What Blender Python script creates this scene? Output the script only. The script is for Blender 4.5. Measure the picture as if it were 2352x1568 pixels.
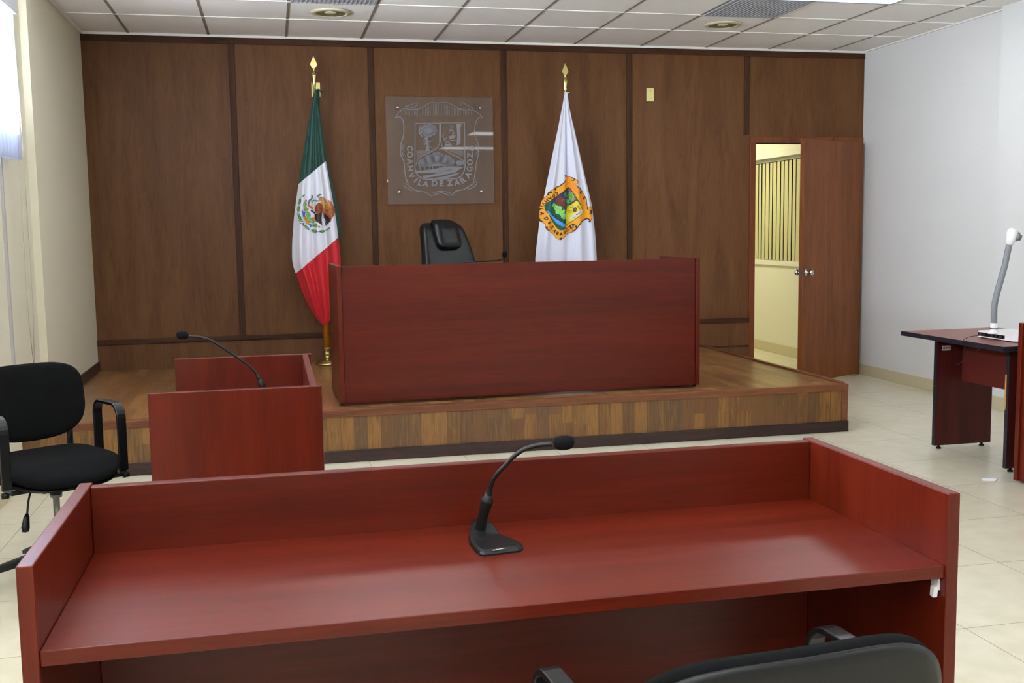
import bpy, bmesh, math, random
from mathutils import Vector, Matrix
from mathutils.geometry import tessellate_polygon
random.seed(7)
for o in list(bpy.data.objects): bpy.data.objects.remove(o)
SC = bpy.context.scene
COL = SC.collection
PI = math.pi

# ------------------------------------------------------------------ camera
F_PX = 2408.3
YAW, PITCH, ROLL = 0.2222, -0.1063, -0.0146
CAM = Vector((-0.7807, -8.9611, 1.4157))
_F = Vector((math.sin(YAW)*math.cos(PITCH), math.cos(YAW)*math.cos(PITCH), math.sin(PITCH)))
_R0 = Vector((math.cos(YAW), -math.sin(YAW), 0)); _U0 = _R0.cross(_F)
_R = _R0*math.cos(ROLL) + _U0*math.sin(ROLL)
_U = -_R0*math.sin(ROLL) + _U0*math.cos(ROLL)
cd = bpy.data.cameras.new('camera'); cam = bpy.data.objects.new('camera', cd); COL.objects.link(cam)
cd.sensor_width = 36; cd.sensor_fit = 'HORIZONTAL'; cd.lens = F_PX*36/2352; cd.clip_start = .05
cam.matrix_world = Matrix(((_R.x, _U.x, -_F.x, CAM.x), (_R.y, _U.y, -_F.y, CAM.y), (_R.z, _U.z, -_F.z, CAM.z), (0, 0, 0, 1)))
SC.camera = cam

def at(px, py, Y=None, Z=None, X=None):
    """point of the photograph's pixel on a world plane"""
    d = _F + _R*((px-1176)/F_PX) + _U*((784-py)/F_PX)
    if Y is not None: t = (Y-CAM.y)/d.y
    elif Z is not None: t = (Z-CAM.z)/d.z
    else: t = (X-CAM.x)/d.x
    return CAM + d*t

# ------------------------------------------------------------------ world, exposure, daylight
SC.view_settings.view_transform = 'Standard'; SC.view_settings.look = 'None'
SC.view_settings.gamma = 1; SC.view_settings.use_curve_mapping = False
SC.view_settings.exposure = 0.6
W = bpy.data.worlds.new('world'); SC.world = W; W.use_nodes = True
W.node_tree.nodes['Background'].inputs[0].default_value = (.62, .78, 1, 1)
W.node_tree.nodes['Background'].inputs[1].default_value = 3.0
LAMP = 6.5          # ceiling troffer emission
DAY = 420            # daylight through each side window

def area(name, loc, rot, sx, sy, power, col):
    l = bpy.data.lights.new(name, 'AREA'); l.shape = 'RECTANGLE'; l.size = sx; l.size_y = sy; l.energy = power; l.color = col
    o = bpy.data.objects.new(name, l); COL.objects.link(o); o.location = loc; o.rotation_euler = rot
    return o
for (ya, yb, k) in ((-4.5, -2.45, 1.05), (-7.4, -5.0, .85), (-10.6, -8.2, .9)):
    area('daylight', (-2.52, (ya+yb)/2, 2.22), (0, -PI/2-1.0, 0), .85, yb-ya, DAY*k, (.84, .90, 1))

# ------------------------------------------------------------------ materials
def lin(c):
    return tuple(((v/255)/12.92 if v/255 <= .04045 else ((v/255+.055)/1.055)**2.4) for v in c)
def rgba(c): return (*lin(c), 1)
def mat(name, c, rough=.5, metal=0, spec=.5, emit=None, es=0, coat=0, bump=0, bscale=200):
    m = bpy.data.materials.new(name); m.use_nodes = True; nt = m.node_tree; b = nt.nodes['Principled BSDF']
    b.inputs['Base Color'].default_value = rgba(c); b.inputs['Roughness'].default_value = rough
    b.inputs['Metallic'].default_value = metal; b.inputs['Specular IOR Level'].default_value = spec
    b.inputs['Coat Weight'].default_value = coat
    if emit: b.inputs['Emission Color'].default_value = rgba(emit); b.inputs['Emission Strength'].default_value = es
    if bump:
        tc = nt.nodes.new('ShaderNodeTexCoord'); n = nt.nodes.new('ShaderNodeTexNoise'); n.inputs['Scale'].default_value = bscale
        bp = nt.nodes.new('ShaderNodeBump'); bp.inputs['Strength'].default_value = bump; bp.inputs['Distance'].default_value = .01
        nt.links.new(tc.outputs['Object'], n.inputs['Vector']); nt.links.new(n.outputs['Fac'], bp.inputs['Height'])
        nt.links.new(bp.outputs['Normal'], b.inputs['Normal'])
    return m
def wood(name, dark, mid, light, axis='x', fine=60, stretch=14, rough=.35, coat=0, swirl=.6, contrast=1, spec=.3):
    """stretched-noise veneer; the grain runs along the axis"""
    m = bpy.data.materials.new(name); m.use_nodes = True; nt = m.node_tree; L = nt.links; b = nt.nodes['Principled BSDF']
    tc = nt.nodes.new('ShaderNodeTexCoord'); mp = nt.nodes.new('ShaderNodeMapping')
    s = [1, 1, 1]; s['xyz'.index(axis)] = 1/stretch; mp.inputs['Scale'].default_value = s
    n1 = nt.nodes.new('ShaderNodeTexNoise'); n1.inputs['Scale'].default_value = fine; n1.inputs['Detail'].default_value = 6; n1.inputs['Roughness'].default_value = .65
    n1.inputs['Distortion'].default_value = swirl
    n2 = nt.nodes.new('ShaderNodeTexNoise'); n2.inputs['Scale'].default_value = fine/9; n2.inputs['Detail'].default_value = 3; n2.inputs['Distortion'].default_value = swirl*2
    mx = nt.nodes.new('ShaderNodeMath'); mx.operation = 'MULTIPLY_ADD'; mx.inputs[1].default_value = .5
    md = nt.nodes.new('ShaderNodeMath'); md.operation = 'MULTIPLY'; md.inputs[1].default_value = .5
    r = nt.nodes.new('ShaderNodeValToRGB'); e = r.color_ramp.elements
    e[0].position = .5-.16/contrast; e[0].color = rgba(dark); e[1].position = .5+.16/contrast; e[1].color = rgba(light)
    k = e.new(.5); k.color = rgba(mid)
    L.new(tc.outputs['Object'], mp.inputs['Vector']); L.new(mp.outputs[0], n1.inputs['Vector']); L.new(mp.outputs[0], n2.inputs['Vector'])
    L.new(n1.outputs['Fac'], mx.inputs[0]); L.new(n2.outputs['Fac'], md.inputs[0]); L.new(md.outputs[0], mx.inputs[2])
    L.new(mx.outputs[0], r.inputs['Fac']); L.new(r.outputs['Color'], b.inputs['Base Color'])
    b.inputs['Roughness'].default_value = rough; b.inputs['Coat Weight'].default_value = coat; b.inputs['Coat Roughness'].default_value = .15
    b.inputs['Specular IOR Level'].default_value = spec
    return m
def mathn(nt, op, a, b=None, c=None):
    n = nt.nodes.new('ShaderNodeMath'); n.operation = op
    for i, v in enumerate((a, b, c)):
        if v is None: continue
        if isinstance(v, (int, float)): n.inputs[i].default_value = v
        else: nt.links.new(v, n.inputs[i])
    return n.outputs[0]
def planks(name, across, along, w, ln, cols, rough=.3, coat=0):
    """parquet strips: across = object axis counted in strips of width w"""
    m = bpy.data.materials.new(name); m.use_nodes = True; nt = m.node_tree; L = nt.links; b = nt.nodes['Principled BSDF']
    tc = nt.nodes.new('ShaderNodeTexCoord'); sp = nt.nodes.new('ShaderNodeSeparateXYZ'); L.new(tc.outputs['Object'], sp.inputs[0])
    u = mathn(nt, 'DIVIDE', sp.outputs[across], w); iu = mathn(nt, 'FLOOR', u)
    w1 = nt.nodes.new('ShaderNodeTexWhiteNoise'); w1.noise_dimensions = '1D'; L.new(iu, w1.inputs['W'])
    v = mathn(nt, 'DIVIDE', sp.outputs[along], ln); v = mathn(nt, 'MULTIPLY_ADD', w1.outputs['Value'], 7.3, v); iv = mathn(nt, 'FLOOR', v)
    cb = nt.nodes.new('ShaderNodeCombineXYZ'); L.new(iu, cb.inputs[0]); L.new(iv, cb.inputs[1])
    w2 = nt.nodes.new('ShaderNodeTexWhiteNoise'); w2.noise_dimensions = '3D'; L.new(cb.outputs[0], w2.inputs['Vector'])
    r = nt.nodes.new('ShaderNodeValToRGB'); e = r.color_ramp.elements; e[0].color = rgba(cols[0]); e[1].color = rgba(cols[-1])
    for i, c in enumerate(cols[1:-1]): k = e.new((i+1)/(len(cols)-1)); k.color = rgba(c)
    mp = nt.nodes.new('ShaderNodeMapping'); s = [1, 1, 1]; s['XYZ'.index(along)] = .07; mp.inputs['Scale'].default_value = s
    ad = nt.nodes.new('ShaderNodeVectorMath'); ad.operation = 'MULTIPLY_ADD'; L.new(cb.outputs[0], ad.inputs[0]); ad.inputs[1].default_value = (3.1, 3.7, 1.3); L.new(tc.outputs['Object'], ad.inputs[2])
    L.new(ad.outputs[0], mp.inputs['Vector'])
    n = nt.nodes.new('ShaderNodeTexNoise'); n.inputs['Scale'].default_value = 70; n.inputs['Detail'].default_value = 5; n.inputs['Distortion'].default_value = .8
    L.new(mp.outputs[0], n.inputs['Vector'])
    f = mathn(nt, 'MULTIPLY_ADD', n.outputs['Fac'], .6, -.30); f = mathn(nt, 'MULTIPLY_ADD', w2.outputs['Value'], .85, mathn(nt, 'ADD', f, .08))
    L.new(f, r.inputs['Fac'])
    fr = mathn(nt, 'FRACT', u); edge = mathn(nt, 'LESS_THAN', fr, .03)
    mix = nt.nodes.new('ShaderNodeMix'); mix.data_type = 'RGBA'; L.new(mathn(nt, 'MULTIPLY', edge, .45), mix.inputs['Factor'])
    L.new(r.outputs['Color'], mix.inputs['A']); mix.inputs['B'].default_value = (.02, .012, .008, 1)
    L.new(mix.outputs['Result'], b.inputs['Base Color'])
    b.inputs['Roughness'].default_value = rough; b.inputs['Coat Weight'].default_value = coat; b.inputs['Coat Roughness'].default_value = .2
    return m
def floor_mat():
    m = bpy.data.materials.new('beige_tile'); m.use_nodes = True; nt = m.node_tree; L = nt.links; b = nt.nodes['Principled BSDF']
    tc = nt.nodes.new('ShaderNodeTexCoord'); sp = nt.nodes.new('ShaderNodeSeparateXYZ'); L.new(tc.outputs['Object'], sp.inputs[0])
    T = .5958
    def line(o, off):
        f = mathn(nt, 'FRACT', mathn(nt, 'DIVIDE', mathn(nt, 'SUBTRACT', o, off), T))
        d = mathn(nt, 'MINIMUM', f, mathn(nt, 'SUBTRACT', 1, f)); return mathn(nt, 'LESS_THAN', d, .0028), mathn(nt, 'FLOOR', mathn(nt, 'DIVIDE', mathn(nt, 'SUBTRACT', o, off), T))
    a, ia = line(sp.outputs['X'], 1.54); c, ic = line(sp.outputs['Y'], -5.8429)
    g = mathn(nt, 'MAXIMUM', a, c)
    cb = nt.nodes.new('ShaderNodeCombineXYZ'); L.new(ia, cb.inputs[0]); L.new(ic, cb.inputs[1])
    wn = nt.nodes.new('ShaderNodeTexWhiteNoise'); L.new(cb.outputs[0], wn.inputs['Vector'])
    n = nt.nodes.new('ShaderNodeTexNoise'); n.inputs['Scale'].default_value = 9; n.inputs['Detail'].default_value = 7; L.new(tc.outputs['Object'], n.inputs['Vector'])
    r = nt.nodes.new('ShaderNodeValToRGB'); r.color_ramp.elements[0].color = rgba((204, 196, 170)); r.color_ramp.elements[1].color = rgba((218, 211, 188))
    r.color_ramp.elements[0].position = .3; r.color_ramp.elements[1].position = .7
    L.new(mathn(nt, 'MULTIPLY_ADD', wn.outputs['Value'], .15, mathn(nt, 'MULTIPLY', n.outputs['Fac'], .85)), r.inputs['Fac'])
    mix = nt.nodes.new('ShaderNodeMix'); mix.data_type = 'RGBA'; L.new(g, mix.inputs['Factor']); L.new(r.outputs['Color'], mix.inputs['A']); mix.inputs['B'].default_value = rgba((128, 116, 96))
    L.new(mix.outputs['Result'], b.inputs['Base Color']); b.inputs['Roughness'].default_value = .3; b.inputs['Specular IOR Level'].default_value = .5
    return m
def wall_veneer():
    m = wood('brown_veneer', (88, 57, 33), (102, 67, 39), (112, 76, 46), 'z', fine=26, stretch=7, rough=.5, swirl=1.6, contrast=1.0, spec=.2)
    nt = m.node_tree; L = nt.links; b = nt.nodes['Principled BSDF']; r = [n for n in nt.nodes if n.type == 'VALTORGB'][0]
    tc = [n for n in nt.nodes if n.type == 'TEX_COORD'][0]
    sp = nt.nodes.new('ShaderNodeSeparateXYZ'); L.new(tc.outputs['Object'], sp.inputs[0])
    i = mathn(nt, 'FLOOR', mathn(nt, 'DIVIDE', mathn(nt, 'SUBTRACT', sp.outputs['X'], .081), 1.13))
    wn = nt.nodes.new('ShaderNodeTexWhiteNoise'); wn.noise_dimensions = '1D'; L.new(i, wn.inputs['W'])
    hs = nt.nodes.new('ShaderNodeHueSaturation'); L.new(r.outputs['Color'], hs.inputs['Color'])
    L.new(mathn(nt, 'MULTIPLY_ADD', wn.outputs['Value'], .14, .93), hs.inputs['Value'])
    L.new(hs.outputs['Color'], b.inputs['Base Color'])
    return m
def clear(name, tint, gloss_rough=.0, haze=0, hazec=(200, 205, 210), ior=1.5):
    m = bpy.data.materials.new(name); m.use_nodes = True; nt = m.node_tree; L = nt.links
    nt.nodes.remove(nt.nodes['Principled BSDF']); out = nt.nodes['Material Output']
    t = nt.nodes.new('ShaderNodeBsdfTransparent'); t.inputs[0].default_value = (*tint, 1)
    g = nt.nodes.new('ShaderNodeBsdfGlossy'); g.inputs['Roughness'].default_value = gloss_rough
    fr = nt.nodes.new('ShaderNodeFresnel'); fr.inputs['IOR'].default_value = ior
    d = nt.nodes.new('ShaderNodeBsdfDiffuse'); d.inputs[0].default_value = rgba(hazec)
    m1 = nt.nodes.new('ShaderNodeMixShader'); m1.inputs[0].default_value = haze; L.new(t.outputs[0], m1.inputs[1]); L.new(d.outputs[0], m1.inputs[2])
    m2 = nt.nodes.new('ShaderNodeMixShader'); L.new(fr.outputs[0], m2.inputs[0]); L.new(m1.outputs[0], m2.inputs[1]); L.new(g.outputs[0], m2.inputs[2])
    L.new(m2.outputs[0], out.inputs[0]); return m

M = {}
M['lam_x'] = wood('cherry_laminate_x', (68, 15, 4), (84, 21, 6), (97, 29, 12), 'x', 40, 16, .33, swirl=1.2, contrast=.8)
M['lam_y'] = wood('cherry_laminate_y', (68, 15, 4), (84, 21, 6), (97, 29, 12), 'y', 40, 16, .33, swirl=1.2, contrast=.8)
M['lam_z'] = wood('cherry_laminate_z', (68, 15, 4), (84, 21, 6), (97, 29, 12), 'z', 40, 16, .33, swirl=1.2, contrast=.8)
M['lam_dark'] = wood('wine_laminate', (52, 12, 10), (66, 17, 13), (78, 22, 17), 'z', 40, 14, .4)
M['lam_top'] = wood('table_laminate', (110, 55, 45), (124, 66, 54), (136, 77, 64), 'y', 60, 10, .35)
M['veneer'] = wall_veneer()
M['batten'] = wood('dark_batten', (54, 33, 21), (68, 43, 28), (80, 52, 35), 'z', 50, 10, .55, spec=.15)
M['rail'] = wood('dark_rail', (54, 33, 21), (68, 43, 28), (80, 52, 35), 'x', 50, 10, .55, spec=.15)
M['door'] = wood('door_veneer', (102, 56, 24), (124, 70, 32), (138, 82, 42), 'z', 34, 9, .38, swirl=1.2)
M['frame'] = wood('orange_varnish', (98, 50, 25), (118, 64, 34), (132, 76, 42), 'z', 40, 10, .35)
M['deck'] = planks('platform_parquet', 'X', 'Y', .075, .62, [(92, 60, 36), (134, 94, 56), (156, 112, 68), (112, 76, 46), (172, 126, 76)], .32, .1)
M['riser'] = planks('riser_parquet', 'X', 'Z', .083, .9, [(84, 58, 36), (114, 78, 44), (102, 68, 38), (140, 98, 48), (92, 66, 42), (128, 88, 44)], .4)
M['nosing'] = wood('nosing_wood', (84, 50, 32), (112, 68, 44), (130, 84, 56), 'x', 50, 10, .3)
M['base_dark'] = wood('dark_base', (42, 30, 28), (56, 40, 37), (68, 50, 46), 'x', 50, 12, .4)
M['floor'] = floor_mat()
M['tilebase'] = mat('beige_base', (196, 186, 152), .3)
M['wall_l'] = mat('cream_paint', (218, 212, 188), .75, bump=.15, bscale=180)
M['wall_r'] = mat('white_paint', (216, 216, 213), .7, bump=.15, bscale=180)
M['ceil'] = mat('ceiling_tile', (246, 243, 238), .9, bump=.3, bscale=300)
M['gridw'] = mat('white_grid', (235, 232, 224), .5)
M['gridg'] = mat('groove_shade_grey', (138, 131, 123), .6)  # shadow gap of the ceiling slots, put into the colour
M['vent'] = mat('vent_grey', (166, 168, 174), .6)
M['cream_ring'] = mat('cream_ring', (206, 200, 170), .35)
M['reflector'] = mat('olive_reflector', (150, 146, 106), .3, metal=.5)
M['tube'] = mat('troffer_diffuser', (250, 252, 255), .5, emit=(246, 250, 255), es=LAMP)
M['yroom'] = mat('yellow_room_paint', (224, 223, 204), .7)
M['black_fab'] = mat('black_fabric', (11, 11, 12), .95, spec=.15, bump=.5, bscale=900)
M['black_pl'] = mat('black_plastic', (15, 15, 16), .38, spec=.3)
M['black_metal'] = mat('black_enamel', (15, 15, 17), .3, spec=.4)
M['foam'] = mat('black_foam', (12, 12, 13), 1, spec=.2, bump=.6, bscale=700)
M['neck_black'] = mat('gooseneck_black', (24, 23, 25), .4, metal=.3)
M['leather'] = mat('black_leather', (11, 11, 14), .27, spec=.35, bump=.12, bscale=400)
M['chrome'] = mat('chrome', (200, 200, 200), .15, metal=1)
M['steel'] = mat('brushed_steel', (130, 130, 128), .35, metal=1)
M['brass'] = mat('polished_brass', (214, 200, 130), .25, metal=1)
M['brassplate'] = mat('brass_plate', (208, 196, 128), .3, metal=.35)
M['orange_pole'] = mat('varnished_pole', (178, 112, 18), .25, coat=.5)
M['whitepl'] = mat('white_plastic', (232, 228, 228), .3)
M['neck_grey'] = mat('grey_ribbed_neck', (122, 124, 130), .55)
M['blackband'] = mat('black_edge_band', (24, 24, 34), .4)
M['paper'] = mat('paper', (238, 240, 246), .8)
M['sticker'] = mat('label_white', (190, 184, 180), .5)
M['print'] = mat('label_print', (70, 66, 70), .5)
M['tape'] = mat('orange_tape', (190, 130, 70), .6)
M['acrylic'] = clear('acrylic_pane', (.97, .975, .97), .02, .035, (190, 195, 195), 1.35)
M['etch'] = clear('etched_frost', (1, 1, 1), .4, .5, (168, 170, 176), 1.05)
M['glass'] = clear('window_glass', (.95, .97, .98))
def translucent(name, c, f=.5):
    m = bpy.data.materials.new(name); m.use_nodes = True; nt = m.node_tree; L = nt.links; nt.nodes.remove(nt.nodes['Principled BSDF'])
    d = nt.nodes.new('ShaderNodeBsdfDiffuse'); d.inputs[0].default_value = rgba(c); t = nt.nodes.new('ShaderNodeBsdfTranslucent'); t.inputs[0].default_value = rgba(c)
    x = nt.nodes.new('ShaderNodeMixShader'); x.inputs[0].default_value = f; L.new(d.outputs[0], x.inputs[1]); L.new(t.outputs[0], x.inputs[2]); L.new(x.outputs[0], nt.nodes['Material Output'].inputs[0]); return m
M['slat'] = translucent('white_slat', (172, 176, 190), .5)
M['slat_y'] = mat('cream_slat', (196, 192, 148), .6)
M['void'] = mat('dark_behind_glass', (36, 60, 44), .15)  # opaque; darkness behind the far window is put into this colour
M['alu'] = mat('window_frame', (206, 208, 212), .4)

# ------------------------------------------------------------------ mesh builder
class MB:
    def __init__(s): s.bm = bmesh.new()
    def box(s, x0, x1, y0, y1, z0, z1, bev=0, mi=0):
        r = bmesh.ops.create_cube(s.bm, size=1)
        for v in r['verts']:
            v.co = Vector((x0+(v.co.x+.5)*(x1-x0), y0+(v.co.y+.5)*(y1-y0), z0+(v.co.z+.5)*(z1-z0)))
        fs = {f for v in r['verts'] for f in v.link_faces}
        for f in fs: f.material_index = mi
        if bev:
            es = list({e for v in r['verts'] for e in v.link_edges})
            q = bmesh.ops.bevel(s.bm, geom=es, offset=bev, segments=2, profile=.5, affect='EDGES')
            for f in q['faces']: f.material_index = mi
        return s
    def tube(s, pts, rad, n=12, cap=True, flat=1.0, up=None, mi=0):
        """round (or flattened) bar along a path; rad may be a list; flat scales the second axis"""
        P = [Vector(p) for p in pts]; R = rad if isinstance(rad, (list, tuple)) else [rad]*len(P)
        rings = []; ref = Vector(up) if up else None; prev = None
        for i, p in enumerate(P):
            t = (P[min(i+1, len(P)-1)]-P[max(i-1, 0)]).normalized()
            if ref is not None: a = (ref-t*ref.dot(t)).normalized()
            else:
                if prev is None:
                    h = Vector((0, 0, 1)) if abs(t.z) < .9 else Vector((1, 0, 0)); a = (h-t*h.dot(t)).normalized()
                else: a = (prev-t*prev.dot(t)).normalized()
            prev = a; b = t.cross(a)
            rings.append([s.bm.verts.new(p+a*R[i]*math.cos(2*PI*k/n)+b*R[i]*flat*math.sin(2*PI*k/n)) for k in range(n)])
        for A, B in zip(rings, rings[1:]):
            for k in range(n):
                f = s.bm.faces.new((A[k], A[(k+1) % n], B[(k+1) % n], B[k])); f.smooth = True; f.material_index = mi
        if cap:
            for r in (rings[0][::-1], rings[-1]): f = s.bm.faces.new(r); f.material_index = mi
        return s
    def lathe(s, prof, c=(0, 0, 0), n=32, mi=0, axis='z'):
        rings = []
        for r, z in prof:
            ring = []
            for k in range(n):
                a = 2*PI*k/n; x, y = max(r, 1e-5)*math.cos(a), max(r, 1e-5)*math.sin(a)
                v = {'z': (x, y, z), 'y': (x, z, y), 'x': (z, x, y)}[axis]
                ring.append(s.bm.verts.new(Vector(c)+Vector(v)))
            rings.append(ring)
        for A, B in zip(rings, rings[1:]):
            for k in range(n):
                f = s.bm.faces.new((A[k], A[(k+1) % n], B[(k+1) % n], B[k])); f.smooth = True; f.material_index = mi
        for r in (rings[0][::-1], rings[-1]): s.bm.faces.new(r).material_index = mi
        return s
    def prism(s, poly, h, fn, mi=0):
        """outline in 2D extruded by h; fn(u, v, w) gives the 3D point"""
        A = [s.bm.verts.new(fn(u, v, 0)) for u, v in poly]; B = [s.bm.verts.new(fn(u, v, h)) for u, v in poly]
        n = len(poly)
        for k in range(n): s.bm.faces.new((A[k], A[(k+1) % n], B[(k+1) % n], B[k])).material_index = mi
        for t in tessellate_polygon([[Vector((u, v, 0)) for u, v in poly]]):
            s.bm.faces.new([A[i] for i in t]).material_index = mi; s.bm.faces.new([B[i] for i in t[::-1]]).material_index = mi
        return s
    def grid(s, nu, nv, fn, smooth=True, mi=0, closeu=False):
        V = [[s.bm.verts.new(fn(i/nu, j/nv)) for i in range(nu+(0 if closeu else 1))] for j in range(nv+1)]
        m = len(V[0])
        for j in range(nv):
            for i in range(nu):
                f = s.bm.faces.new((V[j][i], V[j][(i+1) % m], V[j+1][(i+1) % m], V[j+1][i])); f.smooth = smooth; f.material_index = mi
        return V
    def out(s, name, mats, parent=None, smooth_angle=None):
        bmesh.ops.remove_doubles(s.bm, verts=s.bm.verts[:], dist=1e-6)
        bmesh.ops.recalc_face_normals(s.bm, faces=s.bm.faces[:])
        me = bpy.data.meshes.new(name); s.bm.to_mesh(me); s.bm.free()
        for m in (mats if isinstance(mats, list) else [mats]): me.materials.append(m)
        o = bpy.data.objects.new(name, me); COL.objects.link(o)
        if parent: o.parent = parent
        return o
def thing(name, label, cat, loc=(0, 0, 0), rz=0, group=None):
    o = bpy.data.objects.new(name, None); COL.objects.link(o); o.location = loc; o.rotation_euler = (0, 0, rz)
    o.empty_display_size = .1; o['label'] = label; o['category'] = cat
    if group: o['group'] = group
    return o
def struct(name, mb, m, parent=None, label=None):
    o = mb.out(name, m, parent)
    if parent is None: o['kind'] = 'structure'
    if label: o['label'] = label
    return o
def box(name, m, parent, *a, bev=.0015): return MB().box(*a, bev=bev).out(name, m, parent)
def sub(o, lv=1):
    md = o.modifiers.new('sub', 'SUBSURF'); md.levels = lv; md.render_levels = lv
    for p in o.data.polygons: p.use_smooth = True
    return o
def dup(root, loc, rz, label, group=None):
    def cp(o, par):
        c = o.copy(); COL.objects.link(c); c.parent = par
        for k in o.children: cp(k, c)
        return c
    r = cp(root, None); r.location = loc; r.rotation_euler = (0, 0, rz); r['label'] = label
    if group: r['group'] = group
    return r

# ------------------------------------------------------------------ room shell
XL, XR, HC, HP = -2.19, 4.633, 3.007, .329
XN = -2.235                                   # left wall nearer the camera
YB = -13.0
JY = -1.9                                     # where the left wall steps back
PX, PY = 3.033, -2.5146                       # platform right edge, front
struct('floor', MB().box(XN-.4, 6.2, YB-.2, 4.2, -.1, 0), M['floor'])
struct('ceiling', MB().box(XN-.4, XR+.4, YB-.2, .02, HC, HC+.1), M['ceil'])
# back wall with the door opening
OX0, OX1, OZ = 3.546, 4.575, 2.168
struct('wall_back', MB().box(XL-.1, OX0, 0, .12, 0, HC).box(OX0, OX1, 0, .12, OZ, HC).box(OX1, XR+.1, 0, .12, 0, HC), M['veneer'])
struct('wall_left', MB().box(XL-.3, XL, JY, 0, 0, HC)
       .box(XN-.12, XN, YB, JY, 0, 1.86).box(XN-.12, XN, YB, JY, 2.74, HC).box(XN-.12, XN, -2.42, JY, 1.86, 2.74)
       .box(XN-.12, XN, -5.0, -4.5, 1.86, 2.74).box(XN-.12, XN, -8.2, -7.4, 1.86, 2.74).box(XN-.12, XN, YB, -10.6, 1.86, 2.74), M['wall_l'])
struct('wall_right', MB().box(XR, XR+.2, YB, 0, 0, HC).box(4.56, XR+.01, -2.65, -1.98, 0, HC), M['wall_r'])
struct('wall_rear', MB().box(XN-.2, XR+.2, YB-.15, YB, 0, HC), M['wall_r'])
# battens, rails and the low plinth of the panelled wall
for i, x in enumerate((-1.05, .07, 1.20, 2.335, 3.455)):
    struct('trim_%d' % (i+1), MB().box(x-.024, x+.024, -.012, .001, .56 if x < 3.4 else 2.24, HC-.07, .003), M['batten'])
struct('trim_6', MB().box(XL, XR, -.014, .001, HC-.07, HC, .003), M['rail'])
struct('trim_7', MB().box(XL, 3.49, -.03, .001, .535, .575, .004), M['rail'])
struct('trim_8', MB().box(XL, 3.49, -.018, .001, HP-.01, .537, .002).box(3.05, 3.49, -.016, .001, .0, .30, .002), M['veneer'])
# ceiling grid
T = .61
g = MB()
xs = [(i-3)*T for i in range(0, 12)]
for x in xs: g.box(x-.0095, x+.0095, YB, 0, HC-.004, HC+.001)
struct('trim_9', g, M['gridg'])  # flat bars painted grey in place of the shaded slots
g = MB(); y = -.739
while y > YB: g.box(XN, XR, y-.009, y+.009, HC-.006, HC+.001); y -= T
struct('trim_10', g, M['gridw'])
struct('trim_11', MB().box(XL, XR, -.02, -.001, HC-.02, HC-.001).box(XL+.001, XL+.02, JY, 0, HC-.02, HC-.001).box(XR-.02, XR-.001, YB, 0, HC-.012, HC-.001), M['gridw'])
# baseboards
struct('baseboard_right', MB().box(XR-.012, XR, YB, -.02, 0, .10, .002).box(4.547, 4.561, -2.66, -1.968, 0, .10, .002).box(4.56, XR, -1.98, -1.968, 0, .10, .002), M['tilebase'])
struct('baseboard_left', MB().box(XN, XN+.014, YB, PY, 0, .10, .003), M['tilebase'])
struct('baseboard_platform', MB().box(XL, XL+.014, PY+.0, -.02, HP, HP+.075, .003).box(XN, XL+.01, PY, JY, HP, HP+.075), M['base_dark'])
# platform
g = MB(); g.box(XL, PX, PY+.012, -.001, 0, HP-.004); struct('floor_platform', g, M['deck'])
g = MB(); g.box(XN, PX-.03, PY, PY+.013, .072, HP-.045); struct('trim_12', g, M['riser'])
g = MB(); g.box(XN, PX+.006, PY-.008, PY+.05, HP-.046, HP+.001, .004)
struct('trim_13', g, M['nosing'])
g = MB(); g.box(PX-.035, PX+.005, PY-.005, PY+.03, .0, HP-.04, .003); g.box(PX-.03, PX+.006, PY+.045, -.001, HP-.03, HP+.010, .004)
g.box(PX-.004, PX+.001, PY+.03, -.001, 0, HP-.03); struct('trim_14', g, M['nosing'])
struct('trim_15', MB().box(XN, PX+.008, PY-.014, PY+.001, 0, .074, .003), M['base_dark'])

# ------------------------------------------------------------------ door and the room behind it
g = MB().box(3.490, OX0, -.016, .13, 0, OZ+.05, .004).box(3.490, 4.63, -.018, .13, OZ, OZ+.055, .004).box(OX1, 4.632, -.016, .13, 0, OZ, .004)
struct('trim_16', g, M['frame'])
HG = Vector((4.59, -.02, 0)); DA = math.radians(28.5); DW = .97
dr = bpy.data.objects.new('door_1', None); COL.objects.link(dr); dr['kind'] = 'structure'; dr.location = HG; dr.rotation_euler = (0, 0, DA)
box('door_leaf', M['door'], dr, -DW, 0, -.04, 0, .012, OZ-.004, bev=.002)
def knob(side):
    s = -1 if side < 0 else 1; y0 = -.04 if side < 0 else 0
    g = MB().lathe([(0, 0), (.032, 0), (.033, .004*s), (.014, .009*s), (.011, .03*s), (.016, .036*s), (.026, .045*s), (.028, .057*s), (.022, .068*s), (0, .071*s)], (-DW+.06, y0, 1.0), 24, axis='y')
    o = g.out('door_knob', M['chrome'], dr); return o
knob(-1); knob(1)
box('latch_plate', M['steel'], dr, -DW-.002, -DW+.002, -.032, -.008, .955, 1.045, bev=0)
for z in (.25, 1.1, 1.95):
    MB().lathe([(0, 0), (.007, 0), (.007, .09), (0, .09)], (.002, -.004, z), 10).out('hinge', M['steel'], dr)
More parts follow.
